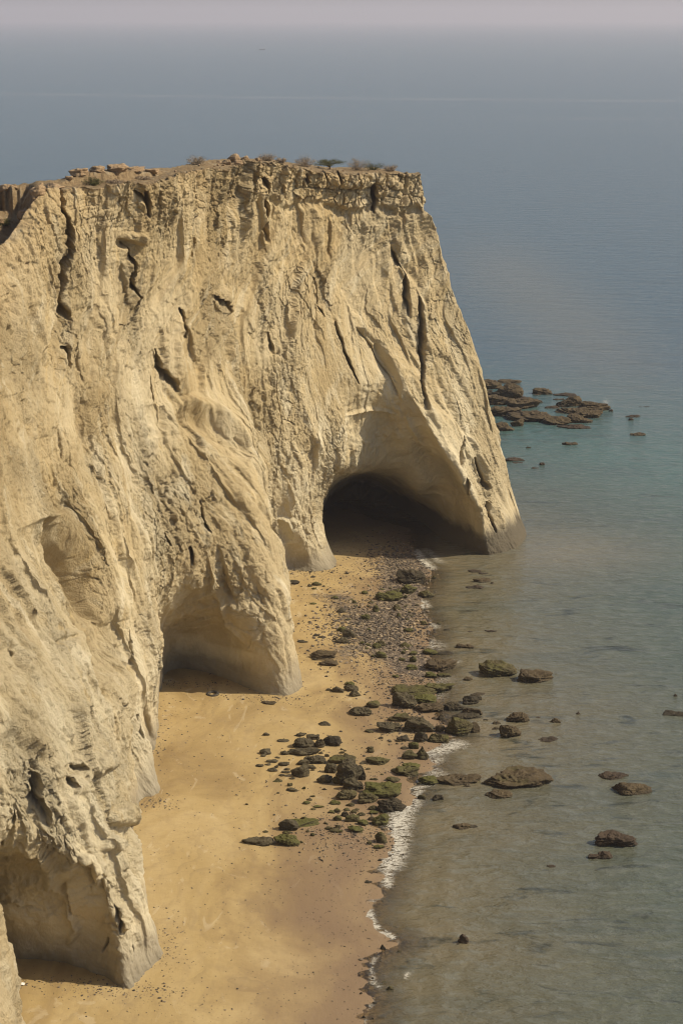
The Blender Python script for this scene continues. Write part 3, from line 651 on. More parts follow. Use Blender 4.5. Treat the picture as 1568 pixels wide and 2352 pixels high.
rgh = m.mr(wet, 0.0, 1.0, 0.9, 0.55)
sand_mat = m.finish(m.principled(col, rgh, m.bump(hh, 0.45, 0.10), 0.2))
beach = mesh_obj('beach', np.stack([XX, YY, ZZ], -1).reshape(-1, 3), grid_faces(len(ys), len(xs)), sand_mat, attrs={'shore': SS, 'shingle': shingle})
tag(beach, kind='structure')

# ------------------------------------------------------------------ sea
r = [50.0]
while r[-1] < 32000: r.append(r[-1] * (1.0030 if 98 < r[-1] < 290 else 1.02))
r = np.array(r)
xa = np.concatenate([-np.geomspace(2.5, 0.2, 30)[:-1], np.linspace(-0.2, 0.2, 560)[1:-1], np.geomspace(0.2, 2.5, 30)])
RR, AA = np.meshgrid(r, xa, indexing='ij')
WX, WY = RR * AA, RR
S = shore_signed(WX, WY)
far = sstep(400, 150, RR)
WZ = far * (0.085 * fbm(WX / 2.2, WY / 1.0, 0 * WX, 3) + 0.05 * noise(WX / 9, WY / 4, 0 * WX + 2))
# two low swells standing parallel to the beach
sw = np.exp(-((-S - 4.5 - 1.0 * noise(WY / 12, 0 * WY, 0 * WY)) / 0.7) ** 2) * sstep(160, 120, WY)
WZ = WZ + 0.10 * sw
onshore = S > 1.2
foam = np.zeros_like(S)
ppx, ppy = project(np.stack([WX, WY, 0 * WX], -1))
def foam_px(pts, w, k):
    global foam
    q = [tuple(at_z(a, b, 0.0)[:2]) for a, b in pts]
    d, t, s = seg_dist(WX.astype(np.float32), WY.astype(np.float32), q)
    foam = np.maximum(foam, k * np.exp(-(d / w) ** 2))
foam_px([(940,1838),(925,1860),(915,1890),(910,1930),(905,1960),(893,1990)], 1.0, 0.95)
foam_px([(893,1990),(890,2010),(888,2035)], 0.45, 0.8)
foam_px([(843,2090),(852,2118),(872,2140),(897,2152)], 0.38, 1.0)
foam_px([(843,2092),(848,2075),(870,2060)], 0.3, 0.5)
foam_px([(955,1265),(968,1285),(990,1305)], 0.7, .85); foam_px([(975,1262),(1010,1290)], .8, 0.4)
foam_px([(962,1380),(972,1392)], 0.8, .9); foam_px([(985,1475),(1000,1485)], 1.2, .5); foam_px([(990,1435),(1000,1440)], .6, .6)
foam_px([(985,1728),(1010,1722),(1045,1710)], 1.2, .75); foam_px([(975,1760),(1000,1745)], .9, .55); foam_px([(992,1770),(1010,1780)], .9, .5)
foam_px([(940,1838),(965,1815),(945,1812),(990,1800)], 0.4, .7); foam_px([(1000,1600),(1020,1560)], 1.4, .32); foam_px([(1000,1530),(1040,1520)], 1.0, .4)
foam_px([(1035,1690),(1090,1672)], 0.6, .4); foam_px([(1388,922),(1402,921)], 0.7, .8)
foam_px([(936,2235),(932,2246)], .22, .6); foam_px([(850,2225),(858,2260),(872,2268)], .25, .45)
edge = np.exp(-((S + 0.15) / 0.22) ** 2) * 0.42
foam = np.maximum(foam, edge * sstep(0.0, 0.35, fbm(WX / 3, WY / 3, 0 * WX, 2)))
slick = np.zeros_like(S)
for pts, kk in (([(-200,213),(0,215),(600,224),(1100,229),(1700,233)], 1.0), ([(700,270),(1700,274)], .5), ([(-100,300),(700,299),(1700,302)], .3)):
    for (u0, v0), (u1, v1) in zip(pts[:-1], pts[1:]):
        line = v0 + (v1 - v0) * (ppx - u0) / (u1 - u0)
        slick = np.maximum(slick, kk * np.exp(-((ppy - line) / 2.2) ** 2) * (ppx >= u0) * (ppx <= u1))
sub = np.zeros_like(S)                                   # murk: silt carried off the point
q = at_z(1290, 1265, 0); sub = np.exp(-(((WX - q[0]) / 12) ** 2 + ((WY - q[1]) / 9) ** 2))
q = at_z(1180, 640, 0); q2 = at_z(1330, 760, 0); d_, _, _ = seg_dist(WX.astype(np.float32) , (WY / 6).astype(np.float32), [(q[0], q[1] / 6), (q2[0], q2[1] / 6)]); sub = np.maximum(sub, 0.6 * np.exp(-(d_ / 14) ** 2))
m = N('sea_water')
pos = m.geo(); sd = m.attr('shore'); fo = m.attr('foam'); silt = m.attr('silt')
wv = m.mapping(pos, (0.55, 1.0, 1.0), (0, 0, R(8)))
n1 = m.noise(m.mapping(pos, (0.35, 1.0, 1.0), (0, 0, R(5))), 0.035, 5, 0.6, 0.8)
n2 = m.noise(m.mapping(pos, (0.3, 1.0, 1.0), (0, 0, R(5))), 0.18, 5, 0.65, 0.6)
off = m.math('MULTIPLY', sd, -1.0)
dd = m.math('ADD', off, m.math('MULTIPLY', m.math('SUBTRACT', n1, 0.5), 18.0))
col = m.ramp(m.mr(dd, 0.0, 120.0), [(0.0, (0.17, 0.14, 0.085)), (0.07, (0.12, 0.11, 0.07)), (0.2, (0.080, 0.098, 0.074)), (0.42, (0.066, 0.124, 0.110)), (1.0, (0.038, 0.085, 0.120))])
col = m.mix(m.math('MULTIPLY', m.mr(n2, 0.52, 0.72), 0.45), col, (0.030, 0.050, 0.050))
n4 = m.noise(m.mapping(pos, (0.4, 1.0, 1.0), (0, 0, R(5))), 0.42, 5, 0.65, 0.8)
col = m.mix(m.math('MULTIPLY', m.mr(n4, 0.58, 0.68), m.mr(dd, 80.0, 12.0, 0.0, 0.85)), col, (0.030, 0.034, 0.026))
col = m.mix(m.math('MULTIPLY', silt, 0.6), col, (0.19, 0.165, 0.115))
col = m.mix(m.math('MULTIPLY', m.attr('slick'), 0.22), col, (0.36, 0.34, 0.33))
w1 = m.noise(wv, 1.1, 4, 0.6, 0.3); w2 = m.noise(wv, 3.6, 3, 0.6, 0.2); w3 = m.noise(wv, 0.25, 3, 0.5)
col = m.mix(m.mr(w1, 0.50, 0.64, 0.0, 0.36), col, (0.16, 0.17, 0.15))  # ripple crests painted paler, standing in for light off the wave slopes
hh = m.math('ADD', m.math('ADD', m.math('MULTIPLY', w1, 0.6), m.math('MULTIPLY', w2, 0.2)), m.math('MULTIPLY', w3, 1.2))
nb = m.bump(hh, 1.0, 0.42)
body = m.principled(col, 0.16, nb, 0.5, IOR=1.33)
tr = m.n('ShaderNodeBsdfTransparent', ins={'Color': (0.86, 0.84, 0.76, 1)}).outputs[0]
gl = m.n('ShaderNodeBsdfGlossy', ins={'Color': (1, 1, 1, 1), 'Roughness': 0.12, 'Normal': nb}).outputs[0]
fr = m.n('ShaderNodeFresnel', ins={'IOR': 1.33, 'Normal': nb}).outputs[0]
clear = m.n('ShaderNodeMixShader', ins={0: fr, 1: tr, 2: gl}).outputs[0]
opac = m.mr(off, 0.0, 3.0, 0.04, 0.985)
sh1 = m.n('ShaderNodeMixShader', ins={0: opac, 1: clear, 2: body}).outputs[0]
fn = m.noise(m.mapping(pos, (0.7, 2.0, 1)), 1.7, 5, 0.72, 1.2)
ft = m.math('ABSOLUTE', m.math('SUBTRACT', fn, 0.5))
fm = m.mr(m.math('SUBTRACT', m.math('MULTIPLY', fo, 0.075), ft), -0.01, 0.03)
fm = m.math('MULTIPLY', fm, m.mr(fo, 0.06, 0.3))
foamsh = m.principled((0.56, 0.53, 0.46), 0.8, m.bump(fn, 0.6, 0.15), 0.2)
sh2_ = m.n('ShaderNodeMixShader', ins={0: fm, 1: sh1, 2: foamsh}).outputs[0]
sea_mat = m.finish(sh2_)
Fq = grid_faces(len(r), len(xa))
keep = (S.reshape(-1)[Fq] < 2.5).any(1)
sea = mesh_obj('sea', np.stack([WX, WY, WZ], -1).reshape(-1, 3), Fq[keep], sea_mat, attrs={'shore': S, 'foam': foam, 'silt': sub, 'slick': slick})
tag(sea, kind='structure')

# ------------------------------------------------------------------ haze
hm = bpy.data.materials.new('haze'); hm.use_nodes = True
ht = hm.node_tree; ht.nodes.clear(); ho = ht.nodes.new('ShaderNodeOutputMaterial')
pv = ht.nodes.new('ShaderNodeVolumePrincipled')
pv.inputs['Color'].default_value = (0.80, 0.76, 0.84, 1); pv.inputs['Density'].default_value = HAZE; pv.inputs['Anisotropy'].default_value = 0.2
ht.links.new(pv.outputs[0], ho.inputs['Volume'])
x0, x1, y0, y1, z0, z1 = -34000, 34000, -400, 33500, -4.5, 200
V = [(x, y, z) for z in (z0, z1) for y in (y0, y1) for x in (x0, x1)]
Fh = [[0, 2, 3, 1], [4, 5, 7, 6], [0, 1, 5, 4], [2, 6, 7, 3], [0, 4, 6, 2], [1, 3, 7, 5]]
haze = mesh_obj('haze', V, Fh, hm, smooth=False); tag(haze, kind='stuff')
# ------------------------------------------------------------------ rocks
import bmesh
def ico(sub):
    bm = bmesh.new(); bmesh.ops.create_icosphere(bm, subdivisions=sub, radius=1)
    V = np.array([v.co[:] for v in bm.verts], np.float32); F = np.array([[v.index for v in f.verts] for f in bm.faces], np.int32)
    bm.free(); return V / np.linalg.norm(V, axis=1)[:, None], F
ICO = {k: ico(k) for k in (2, 3, 4, 5, 6)}
def rock_material(name, c0, c1, moss, dark=1.0):
    m = N(name); pos = m.geo()
    obj = m.n('ShaderNodeTexCoord').outputs['Object']
    nz = m.n('ShaderNodeSeparateXYZ', ins={0: m.n('ShaderNodeNewGeometry').outputs['Normal']}).outputs[2]
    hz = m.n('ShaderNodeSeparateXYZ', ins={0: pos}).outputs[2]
    a = m.noise(pos, 0.9, 5, 0.65, 0.4); b = m.noise(pos, 5.0, 6, 0.72); st = m.noise(m.mapping(obj, (0.5, 0.5, 6.0)), 1.6, 4, 0.7)
    col = m.ramp(a, [(0.34, c0), (0.66, c1)])
    col = m.mix(m.mr(st, 0.42, 0.62, 0.0, 0.4), col, tuple(x * 0.5 for x in c0))
    col = m.mix(m.mr(b, 0.45, 0.72, 0.0, 0.4), col, tuple(min(1, x * 1.35) for x in c1))
    col = m.mix(1.0, col, (0.80, 0.78, 0.74), 'MULTIPLY')
    mm = m.math('MULTIPLY', m.mr(m.math('ADD', nz, m.math('MULTIPLY', m.math('SUBTRACT', b, 0.5), 1.2)), 0.3, 0.85), m.mr(m.noise(pos, 0.55, 4, 0.6), 0.62 - 0.35 * moss, 0.75 - 0.35 * moss))
    col = m.mix(m.math('MULTIPLY', mm, min(1.0, 0.2 + moss)), col, (0.082, 0.078, 0.020))
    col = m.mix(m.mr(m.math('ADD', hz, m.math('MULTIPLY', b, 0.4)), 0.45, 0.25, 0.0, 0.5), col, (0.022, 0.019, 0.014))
    h = m.math('ADD', m.math('MULTIPLY', b, 0.7), m.math('MULTIPLY', st, 0.5))
    return m.finish(m.principled(col, 0.82, m.bump(h, 0.75, 0.10), 0.25))
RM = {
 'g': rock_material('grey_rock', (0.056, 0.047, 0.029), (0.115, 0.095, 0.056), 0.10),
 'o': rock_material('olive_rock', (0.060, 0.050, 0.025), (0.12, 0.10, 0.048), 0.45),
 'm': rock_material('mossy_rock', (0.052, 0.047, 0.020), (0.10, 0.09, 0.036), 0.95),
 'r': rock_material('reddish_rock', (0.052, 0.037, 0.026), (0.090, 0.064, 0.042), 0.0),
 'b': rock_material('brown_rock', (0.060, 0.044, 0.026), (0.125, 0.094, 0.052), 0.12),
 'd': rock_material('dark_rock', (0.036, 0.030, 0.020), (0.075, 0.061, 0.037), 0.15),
}
def rock_shape(kind, sx, sy, sz, rs, sub):
    D0, F = ICO[sub]
    npl = {'b': 22, 'a': 11, 's': 12, 'p': 9}[kind]
    nn = rs.normal(size=(npl, 3)); nn /= np.linalg.norm(nn, axis=1)[:, None]
    dist = rs.uniform(0.62, 1.0, npl) if kind != 'b' else rs.uniform(0.8, 1.0, npl)
    if kind == 's':
        nn[0] = (rs.uniform(-.12, .12), rs.uniform(-.3, 0.0), 1); nn[0] /= np.linalg.norm(nn[0]); dist[0] = 0.55
        dist[1:] *= 1.05
    if kind == 'p':                                   # pointed stone
        for k in range(5):
            an = k * 1.26 + rs.uniform(-.3, .3); nn[k] = (math.cos(an) * 0.8, math.sin(an) * 0.8, 0.62); nn[k] /= np.linalg.norm(nn[k]); dist[k] = rs.uniform(0.45, 0.62)
    dots = np.clip(D0 @ nn.T, 1e-3, None)
    rr = dist[None] / dots
    p = {'b': 10, 'a': 20, 's': 18, 'p': 20}[kind]
    r = (np.sum(rr ** -float(p), 1)) ** (-1.0 / p)
    r = np.minimum(r, 1.25)
    V = D0 * r[:, None]
    V = V / np.array([np.abs(V[:, 0]).max(), np.abs(V[:, 1]).max(), np.abs(V[:, 2]).max()])
    o = rs.uniform(0, 50, 3)
    S = np.array([sx, sy, sz]) * 0.5
    P = V * S
    sc = max(sx, sy) ** 0.5
    q = P / sc
    nrm = D0
    ka = 1.0 if kind == 'b' else 0.85
    d = ka * 0.18 * fbm(q[:, 0] * 1.3 + o[0], q[:, 1] * 1.3 + o[1], q[:, 2] * 1.8 + o[2], 3) + ka * 0.11 * (ridged(q[:, 0] * 2.5 + o[1], q[:, 1] * 2.5, q[:, 2] * 3.5 + o[0], 3) - 0.5)
    d += 0.05 * fbm(P[:, 0] * 6 + o[0], P[:, 1] * 6, P[:, 2] * 7 + o[2], 3, .65)
    if kind in 'sab':
        tl = rs.uniform(-0.25, 0.25)
        d2 = fbm((P[:, 2] + tl * P[:, 0]) * 5.5 + o[0], P[:, 0] * 0.4 + o[1], P[:, 1] * 0.4, 2, 0.6)
        d += (0.22 if kind == 's' else 0.10) * d2 * np.sqrt(1 - np.clip(nrm[:, 2], -1, 1) ** 2)
    if kind == 'b':
        d += -0.08 * np.clip(fbm(q[:, 0] * 3 + o[2], q[:, 1] * 3, q[:, 2] * 3, 2) - 0.1, 0, 1)
    P = P + nrm * (d * sc)[:, None] * min(1.0, 0.35 + 0.65 * min(sx, sz * 1.6) / 2.0)
    return P, F
CROP = {'6': (516.7, 1435.4, .3662), 'k': (803.8, 1492.8, .1831), 'j': (574.1, 1550.2, .1831), 'l': (545.4, 1722.4, .1831), 'n': (746.4, 1693.7, .1831),
        'w': (1004.8, 1492.8, .1831), 'f': (1079.4, 849.7, .3116), 'u': (631.6, 1263.1, .2563), 'v': (918.7, 1263.1, .2563), 's': (803.8, 1894.8, .2929), 'e': (994.0, 1435.4, .3662)}
nrock = 0
def put_rock(crop, x0, y0, x1, y1, kind, colr, label=None, group=None, yaw=None, name=None, dep=0.5, sub=None):
    global nrock
    ox, oy, s = CROP[crop]
    x0, x1 = ox + x0 * s, ox + x1 * s; y0, y1 = oy + y0 * s, oy + y1 * s
    rs = np.random.RandomState(1000 + nrock * 7); nrock += 1
    cx = (x0 + x1) / 2
    P1 = gz(cx, y1 - 1)
    ppm = FPX / (P1[1] * CP + (CAM_H - P1[2]) * SP)
    w = (x1 - x0) / ppm; hb = (y1 - y0) / ppm
    el = math.atan2(CAM_H, P1[1])
    depth = max(min(w * dep, hb / math.sin(el) * 0.75), 0.3 * w)
    h = max((hb - depth * math.sin(el) * 0.8) / math.cos(el), 0.22 * min(w, hb / .5), 0.12)
    sunk = 0.24 if kind != 'p' else 0.25
    full = h / (1 - sunk)
    sub = sub or (6 if (x1 - x0) > 45 else 5 if (x1 - x0) > 16 else 4)
    kf = 1.2 if crop == 'f' else 1.0
    V, F = rock_shape(kind, w * 1.15 * kf, depth * 1.3 * kf, full * 1.26 * kf, rs, sub)
    yw = rs.uniform(-0.18, 0.18) if yaw is None else yaw
    c, si = math.cos(yw), math.sin(yw); V = V @ np.array([[c, si, 0], [-si, c, 0], [0, 0, 1]])
    P = np.array([P1[0], P1[1] + depth * 0.46, 0.0])
    g = float(ground_z(np.array([P[0]]), np.array([P[1]]))[0]); g = max(g, -0.15)
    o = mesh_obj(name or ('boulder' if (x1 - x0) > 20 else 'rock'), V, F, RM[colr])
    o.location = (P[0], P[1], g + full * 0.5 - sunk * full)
    tag(o, label, 'boulder' if (x1 - x0) > 20 else 'rock', group)
    return o
R1 = 'boulders on the beach'; R2 = 'rocks standing in the shallows'; R3 = 'reef rocks off the headland'
ROCKS = [
 # upper beach
 ('u',1083,172,1337,310,'a','d','big blunt dark block at the surf edge below the large cave',R1),
 ('u',1105,318,1262,398,'b','m','moss covered rock lying just above the largest flat mossy one',R1),
 ('u',915,368,1145,462,'b','m','largest flat rock wholly covered in bright moss near the large cave',R1),
 ('u',1040,348,1130,400,'b','o','olive stone wedged between the two bright mossy rocks',R1),
 ('u',1288,358,1425,430,'a','o','jagged olive rock in the surf just right of the mossy pair',R2),
 ('u',105,276,215,315,'s','d','thin dark ledge touching the right edge of the middle buttress',R1),
 ('u',330,290,418,326,'b','o','low olive stone beside the thin dark ledge on upper sand',R1),
 ('u',765,368,828,402,'b','m','small rounded mossy stone alone on sand left of mossy pair',R1),
 ('u',505,418,568,446,'b','m','small low mossy stone at the upper edge of the shingle',R1),
 ('u',550,512,632,568,'p','g','pointed grey stone like a shark fin on the shingle',R1),
 ('u',873,505,935,560,'b','m','pair-like bright mossy lump in the middle of the shingle',R1),
 ('u',775,580,850,630,'b','m','mossy lump lower left in the middle of the shingle',R1),
 ('u',1045,492,1130,548,'a','o','dark olive angular rock on the shingle below mossy pair',R1),
 ('u',602,722,718,790,'b','g','dark rounded boulder at the left side of the shingle',R1),
 ('u',545,785,660,842,'b','g','grey rounded boulder touching below the one left of shingle',R1),
 ('u',558,695,635,738,'b','m','mossy stone behind the two rounded boulders left of shingle',R1),
 ('u',305,893,520,985,'s','b','layered brown ledge rock lying flat right of middle buttress',R1),
 ('u',390,990,550,1045,'s','b','broken low ledge just below the layered brown ledge rock',R1),
 ('u',858,835,945,888,'b','m','brightest green stone on the lower shingle',R1),
 ('u',905,815,990,870,'b','o','olive stone behind the brightest green stone on shingle',R1),
 ('u',1095,822,1230,878,'p','o','dark wedge shaped rock on the right part of shingle',R1),
 ('u',1155,703,1240,742,'b','m','flat mossy stone at the water edge of the shingle',R1),
 ('u',905,918,995,975,'b','m','mossy double stone near the lower edge of the shingle',R1),
 ('u',1200,958,1265,1012,'b','m','bright mossy cone just left of the large brown slab',R1),
 ('u',1325,890,1445,942,'b','m','row of mossy stones behind the large brown slab',R1),
 ('u',1180,1028,1285,1078,'s','m','small mossy ledge on sand at lower right corner of shingle',R1),
 ('u',1205,912,1275,948,'b','m','low mossy stone above the bright mossy cone',R1),
 # main line from sand into surf
 ('k',948,98,1312,268,'s','b','large brown tilted slab at the surf edge below the shingle',R1),
 ('k',1080,0,1290,60,'s','d','thin dark shelf in the surf just beyond the large brown slab',R2),
 ('k',945,272,1090,362,'s','m','mossy block tucked below the left end of large brown slab',R1),
 ('k',1085,268,1270,345,'s','o','dark low block below the right end of large brown slab',R1),
 ('k',915,385,1285,545,'s','o','broad olive slab with pitted right side at the surf edge',R1),
 ('k',535,318,625,355,'b','m','small flat mossy stone alone on pebbly sand',R1),
 ('k',555,452,1075,590,'s','o','longest pale banded slab with straight left end on the sand',R1),
 ('k',800,560,1130,690,'s','m','green ridged slab leaning below the longest banded slab',R1),
 ('k',535,550,820,740,'b','g','large round grey pitted boulder in front of the longest slab',R1),
 ('k',820,660,1155,795,'s','b','brown flat slab with notched point right of the round boulder',R1),
 ('k',212,642,372,735,'b','o','rounded egg shaped boulder behind the long grey boulder',R1),
 ('k',475,788,735,905,'s','o','flat topped mossy block below the round grey boulder',R1),
 ('k',322,888,612,1038,'s','g','smooth loaf shaped block, leftmost of the row at mid beach',R1),
 ('k',672,850,1048,1045,'a','g','long rough pitted block right of the loaf shaped block',R1),
 ('k',1085,800,1190,890,'p','d','small dark pyramid in shallow water by the pitted block',R2),
 ('k',1045,945,1190,1040,'b','b','rounded brown stone behind the knobbly surf boulder',R1),
 ('k',970,1030,1225,1165,'a','o','knobbly boulder at the head of the surf patch',R1),
 ('k',800,1045,970,1170,'a','d','dark upright block left of the knobbly surf boulder',R1),
 ('k',600,1080,735,1155,'a','d','dark jagged stone on sand left of the dark upright block',R1),
 ('k',728,1158,850,1250,'b','m','mossy stone behind the tall pointed stone',R1),
 ('k',190,1000,290,1042,'b','o','small oval stone on open sand left of loaf shaped block',R1),
 ('k',0,708,270,832,'b','g','long grey boulder with two humps alone on open sand',R1),
 ('w',75,652,345,770,'b','d','dark rounded boulder in the shallows right of the brown slab',R2),
 ('w',288,560,505,682,'a','d','dark split boulder behind others at the outer surf',R2),
 ('w',430,565,545,640,'a','d','dark wedge leaning on the split boulder',R2),
 ('w',400,520,585,575,'s','b','low brown shelf behind the dark split boulder',R2),
 ('w',322,715,552,825,'a','b','brown block stacked behind the long dark ledge in shallows',R2),
 ('w',190,768,525,885,'s','d','long dark ledge just behind the golden pointed boulder',R2),
 ('w',115,862,430,1085,'a','o','golden green pointed boulder, brightest at the water edge',R2),
 ('w',395,905,525,1050,'a','b','rough brown stone at right flank of golden pointed boulder',R2),
 ('w',562,852,632,893,'b','d','small dark stone in water right of the golden boulder',R2),
 ('w',682,880,792,940,'b','b','small rounded stone above the squat brown cube in the water',R2),
 ('w',682,945,785,1008,'b','b','small dark stone touching left side of squat brown cube',R2),
 ('w',768,925,1022,1102,'a','b','squat brown cube shaped boulder standing in the water',R2),
 ('w',885,780,1172,905,'b','b','smooth oval boulder in water beyond the squat brown cube',R2),
 ('w',320,318,432,390,'a','b','small dark stone between the large slab and double rock',R2),
 ('w',428,130,970,338,'a','o','left and larger of the two joined rocks in open water',R2),
 ('w',945,238,1392,418,'s','b','right half of the two joined rocks in open water',R2),
 ('w',885,540,1000,578,'s','r','thin awash rock below the two joined rocks',R2),
 ('w',1225,822,1300,855,'s','r','small awash rock right of the smooth oval boulder',R2),
 ('w',1380,828,1568,922,'p','b','low pointed rock in water right of smooth oval boulder',R2),
 ('w',1272,1065,1568,1148,'s','r','flat plank shaped rock in water right of the brown cube',R2),
 ('w',30,1510,555,1685,'s','b','long layered boulder where the surf meets the brown sand',R2),
 ('w',315,1660,410,1720,'a','b','small block at the foot of the long layered boulder',R2),
 ('w',585,1488,1380,1722,'s','b','largest whale shaped banded rock lying in the water',R2),
 ('w',608,1720,925,1862,'s','b','square ledge rock just below the whale shaped banded rock',R2),
 # left cluster
 ('j',1225,395,1228,520,'b','g',None,None),
 ('j',1195,90,1315,145,'b','m','mossy stone at back of the small group below the shingle',R1),
 ('j',1020,145,1180,232,'a','g','grey split stone with a green cap below the shingle',R1),
 ('j',1183,130,1345,212,'a','g','grey lumpy stone behind the triangular one',R1),
 ('j',1240,168,1385,280,'p','g','triangular grey stone at the front of the small upper group',R1),
 ('j',950,172,1020,203,'s','g','small flat grey stone left of the green capped stone',R1),
 ('j',145,325,320,375,'s','b','dark splintered driftwood coloured stone near middle buttress toe',R1),
 ('j',865,570,1010,640,'p','g','low triangular stone alone on open sand above left cluster',R1),
 ('j',558,722,700,780,'s','g','flat grey stone at the top of the left cluster',R1),
 ('j',710,728,890,825,'s','g','pale creased slab behind the two domed boulders',R1),
 ('j',895,760,1132,890,'b','d','tall dark boulder with a pointed right foot in left cluster',R1),
 ('j',820,815,945,918,'b','g','round grey stone nestled left of the tall dark boulder',R1),
 ('j',515,795,788,922,'b','g','smooth domed boulder on the upper left of left cluster',R1),
 ('j',462,912,862,1025,'b','g','long low grey boulder directly below the smooth domed one',R1),
 ('j',378,955,485,1012,'b','g','small round stone at left end of the long low boulder',R1),
 ('j',680,1012,945,1125,'b','g','pitted oval boulder below the long low one',R1),
 ('j',572,1060,755,1140,'a','g','low ridged stone left of the pitted oval boulder',R1),
 ('j',650,1118,830,1180,'s','g','flat grey stone below the pitted oval boulder',R1),
 ('j',528,1145,735,1290,'a','g','steep sided grey boulder at lower left of left cluster',R1),
 ('j',990,988,1325,1130,'s','o','cracked flat shelf topping the biggest boulder',R1),
 ('j',1060,1090,1365,1395,'b','g','biggest bulky boulder at the centre of the left cluster',R1),
 ('j',940,1122,1085,1240,'b','g','round stone against the left side of the biggest boulder',R1),
 ('j',1340,1160,1450,1330,'b','d','dark lump against the right side of the biggest boulder',R1),
 ('j',130,932,285,1005,'a','g','slanting grey stone at the outer left of the cluster',R1),
 ('j',202,1062,345,1112,'s','g','low grey stone below the slanting one at outer left',R1),
 ('j',360,1072,488,1150,'s','g','square topped grey stone at left edge of the cluster',R1),
 ('j',355,806,480,845,'s','g','flat grey stone left of the smooth domed boulder',R1),
 ('j',155,728,242,772,'b','g','small dark stone at the top left of the cluster',R1),
 # centre
 ('l',1005,325,1185,425,'b','g','rounded grey stone below the biggest boulder, left one',R1),
 ('l',1190,330,1355,435,'b','o','yellowish stone between two grey ones below the biggest boulder',R1),
 ('l',1330,365,1525,512,'b','g','grey boulder linking the biggest one to the wide mossy slab',R1),
 ('l',1485,410,1590,505,'b','d','dark round stone touching left end of the wide mossy slab',R1),
 ('l',1240,500,1508,628,'b','o','oval flat boulder below the grey linking boulder',R1),
 ('n',400,698,650,835,'b','o','sloping olive boulder right of the oval flat boulder',R1),
 ('n',470,545,950,752,'s','m','widest slab, mossy and cracked, close to the foam',R1),
 ('n',775,508,935,570,'a','o','small ridge behind the widest mossy slab',R1),
 ('n',650,742,988,945,'b','d','large dark rounded boulder whose front foot meets the foam',R1),
 ('n',525,225,800,348,'s','o','tapered mossy block alone between cluster and tall pointed stone',R1),
 ('n',525,118,615,200,'b','o','small upright stone above the tapered mossy block',R1),
 ('n',960,145,1145,282,'s','o','square block left of the tall pointed stone',R1),
 ('n',1120,75,1318,282,'p','o','tall pointed stone at the head of the foam patch',R1),
 ('n',960,305,1175,400,'s','m','mossy hump behind the snaking ridge at the surf',R1),
 ('n',850,350,1200,490,'s','o','snaking low ridge with moss at the surf edge',R1),
 ('n',1175,455,1415,600,'s','m','mossy slab at seaward end of the snaking ridge',R1),
 ('n',1150,556,1212,595,'b','o','small stone below the seaward end of the snaking ridge',R1),
 ('n',1165,698,1265,778,'b','o','low olive stone awash between two foam arcs',R2),
 ('n',1335,698,1470,788,'a','d','black wet lump standing right of the awash olive stone',R2),
 ('n',605,975,795,1112,'b','m','rounded mossy boulder touching the left edge of the wide foam',R1),
 ('n',255,955,415,1070,'s','o','low tilted block in the lower stone group',R1),
 ('n',195,935,290,1000,'b','d','dark stone behind the low tilted block',R1),
 ('n',410,1035,555,1110,'b','m','mossy stone right of the low tilted block',R1),
 ('n',302,1090,485,1195,'s','m','striped mossy block in front of the lower stone group',R1),
 ('n',548,860,655,920,'b','o','stone wedged under the large dark rounded boulder',R1),
 ('n',545,915,665,972,'s','m','thin mossy stone under the large dark rounded boulder',R1),
 ('n',545,995,630,1050,'b','g','pale stone left of the boulder touching the foam',R1),
 ('n',635,1200,768,1332,'b','o','tall olive boulder standing alone beside the wide foam',R1),
 ('n',612,1348,745,1405,'b','m','low mossy stone below the tall olive boulder by foam',R1),
 ('n',520,1312,590,1352,'b','o','small stone left of the low mossy one by the foam',R1),
 ('n',265,825,368,872,'b','o','small loaf shaped mossy stone on smooth sand',R1),
 ('n',60,790,190,850,'b','m','mossy stone with a sandy tail left of small loaf',R1),
 ('n',110,985,205,1052,'b','m','mossy stone at left of the lower stone group',R1),
 ('n',320,915,400,962,'b','o','small olive stone above the low tilted block',R1),
 ('n',105,895,190,950,'b','o','round olive stone at upper left of lower group',R1),
 ('n',430,310,520,342,'s','g','flat dark stone touching left of tapered mossy block',R1),
 # lower left
 ('l',605,860,972,965,'s','m','long green log shaped slab at the lower left of the boulders',R1),
 ('l',530,888,760,1028,'a','g','grey boulder in front of the green log shaped slab',R1),
 ('l',778,840,880,895,'b','o','round stone behind the green log shaped slab',R1),
 ('l',70,1080,462,1205,'s','g','low grey boulder, lowest and leftmost big one on the sand',R1),
 ('l',465,1058,782,1210,'b','m','mossy craggy boulder beside the lowest leftmost one',R1),
 ('l',445,345,560,410,'p','o','pale wedge stone with short shadow left of the clusters',R1),
 ('l',810,465,862,502,'b','m','tiny mossy cube on smooth sand below left cluster',R1),
 ('l',612,415,690,465,'b','o','small half sunk pale stone below the pale wedge',R1),
 ('l',615,480,760,535,'s','g','low broken stone below the half sunk pale stone',R1),
 ('l',815,650,905,690,'b','m','small mossy stone pair on smooth sand at mid left',R1),
 ('l',960,692,1088,732,'s','m','small flat dark mossy stone above the log shaped slab',R1),
 ('l',950,866,1012,898,'b','m','small round stone right of the log shaped slab',R1),
 ('l',1090,955,1205,1012,'s','o','low greenish stone right of the log shaped slab',R1),
 ('l',1170,990,1310,1048,'s','m','flat pale green stone below the low greenish one',R1),
 ('l',915,1045,965,1090,'b','m','tiny green stone right of the craggy mossy boulder',R1),
 ('l',1225,942,1298,988,'b','g','small grey stone above the flat pale green stone',R1),
 # water, right and low
 ('e',860,392,988,418,'s','b','thin low rock in open water right of the joined rocks',R2),
 ('e',1498,418,1536,450,'p','r','tiny pointed rock far right above the dark blade rock',R2),
 ('e',1422,532,1600,576,'s','d','dark blade shaped rock cut by the right edge of view',R2),
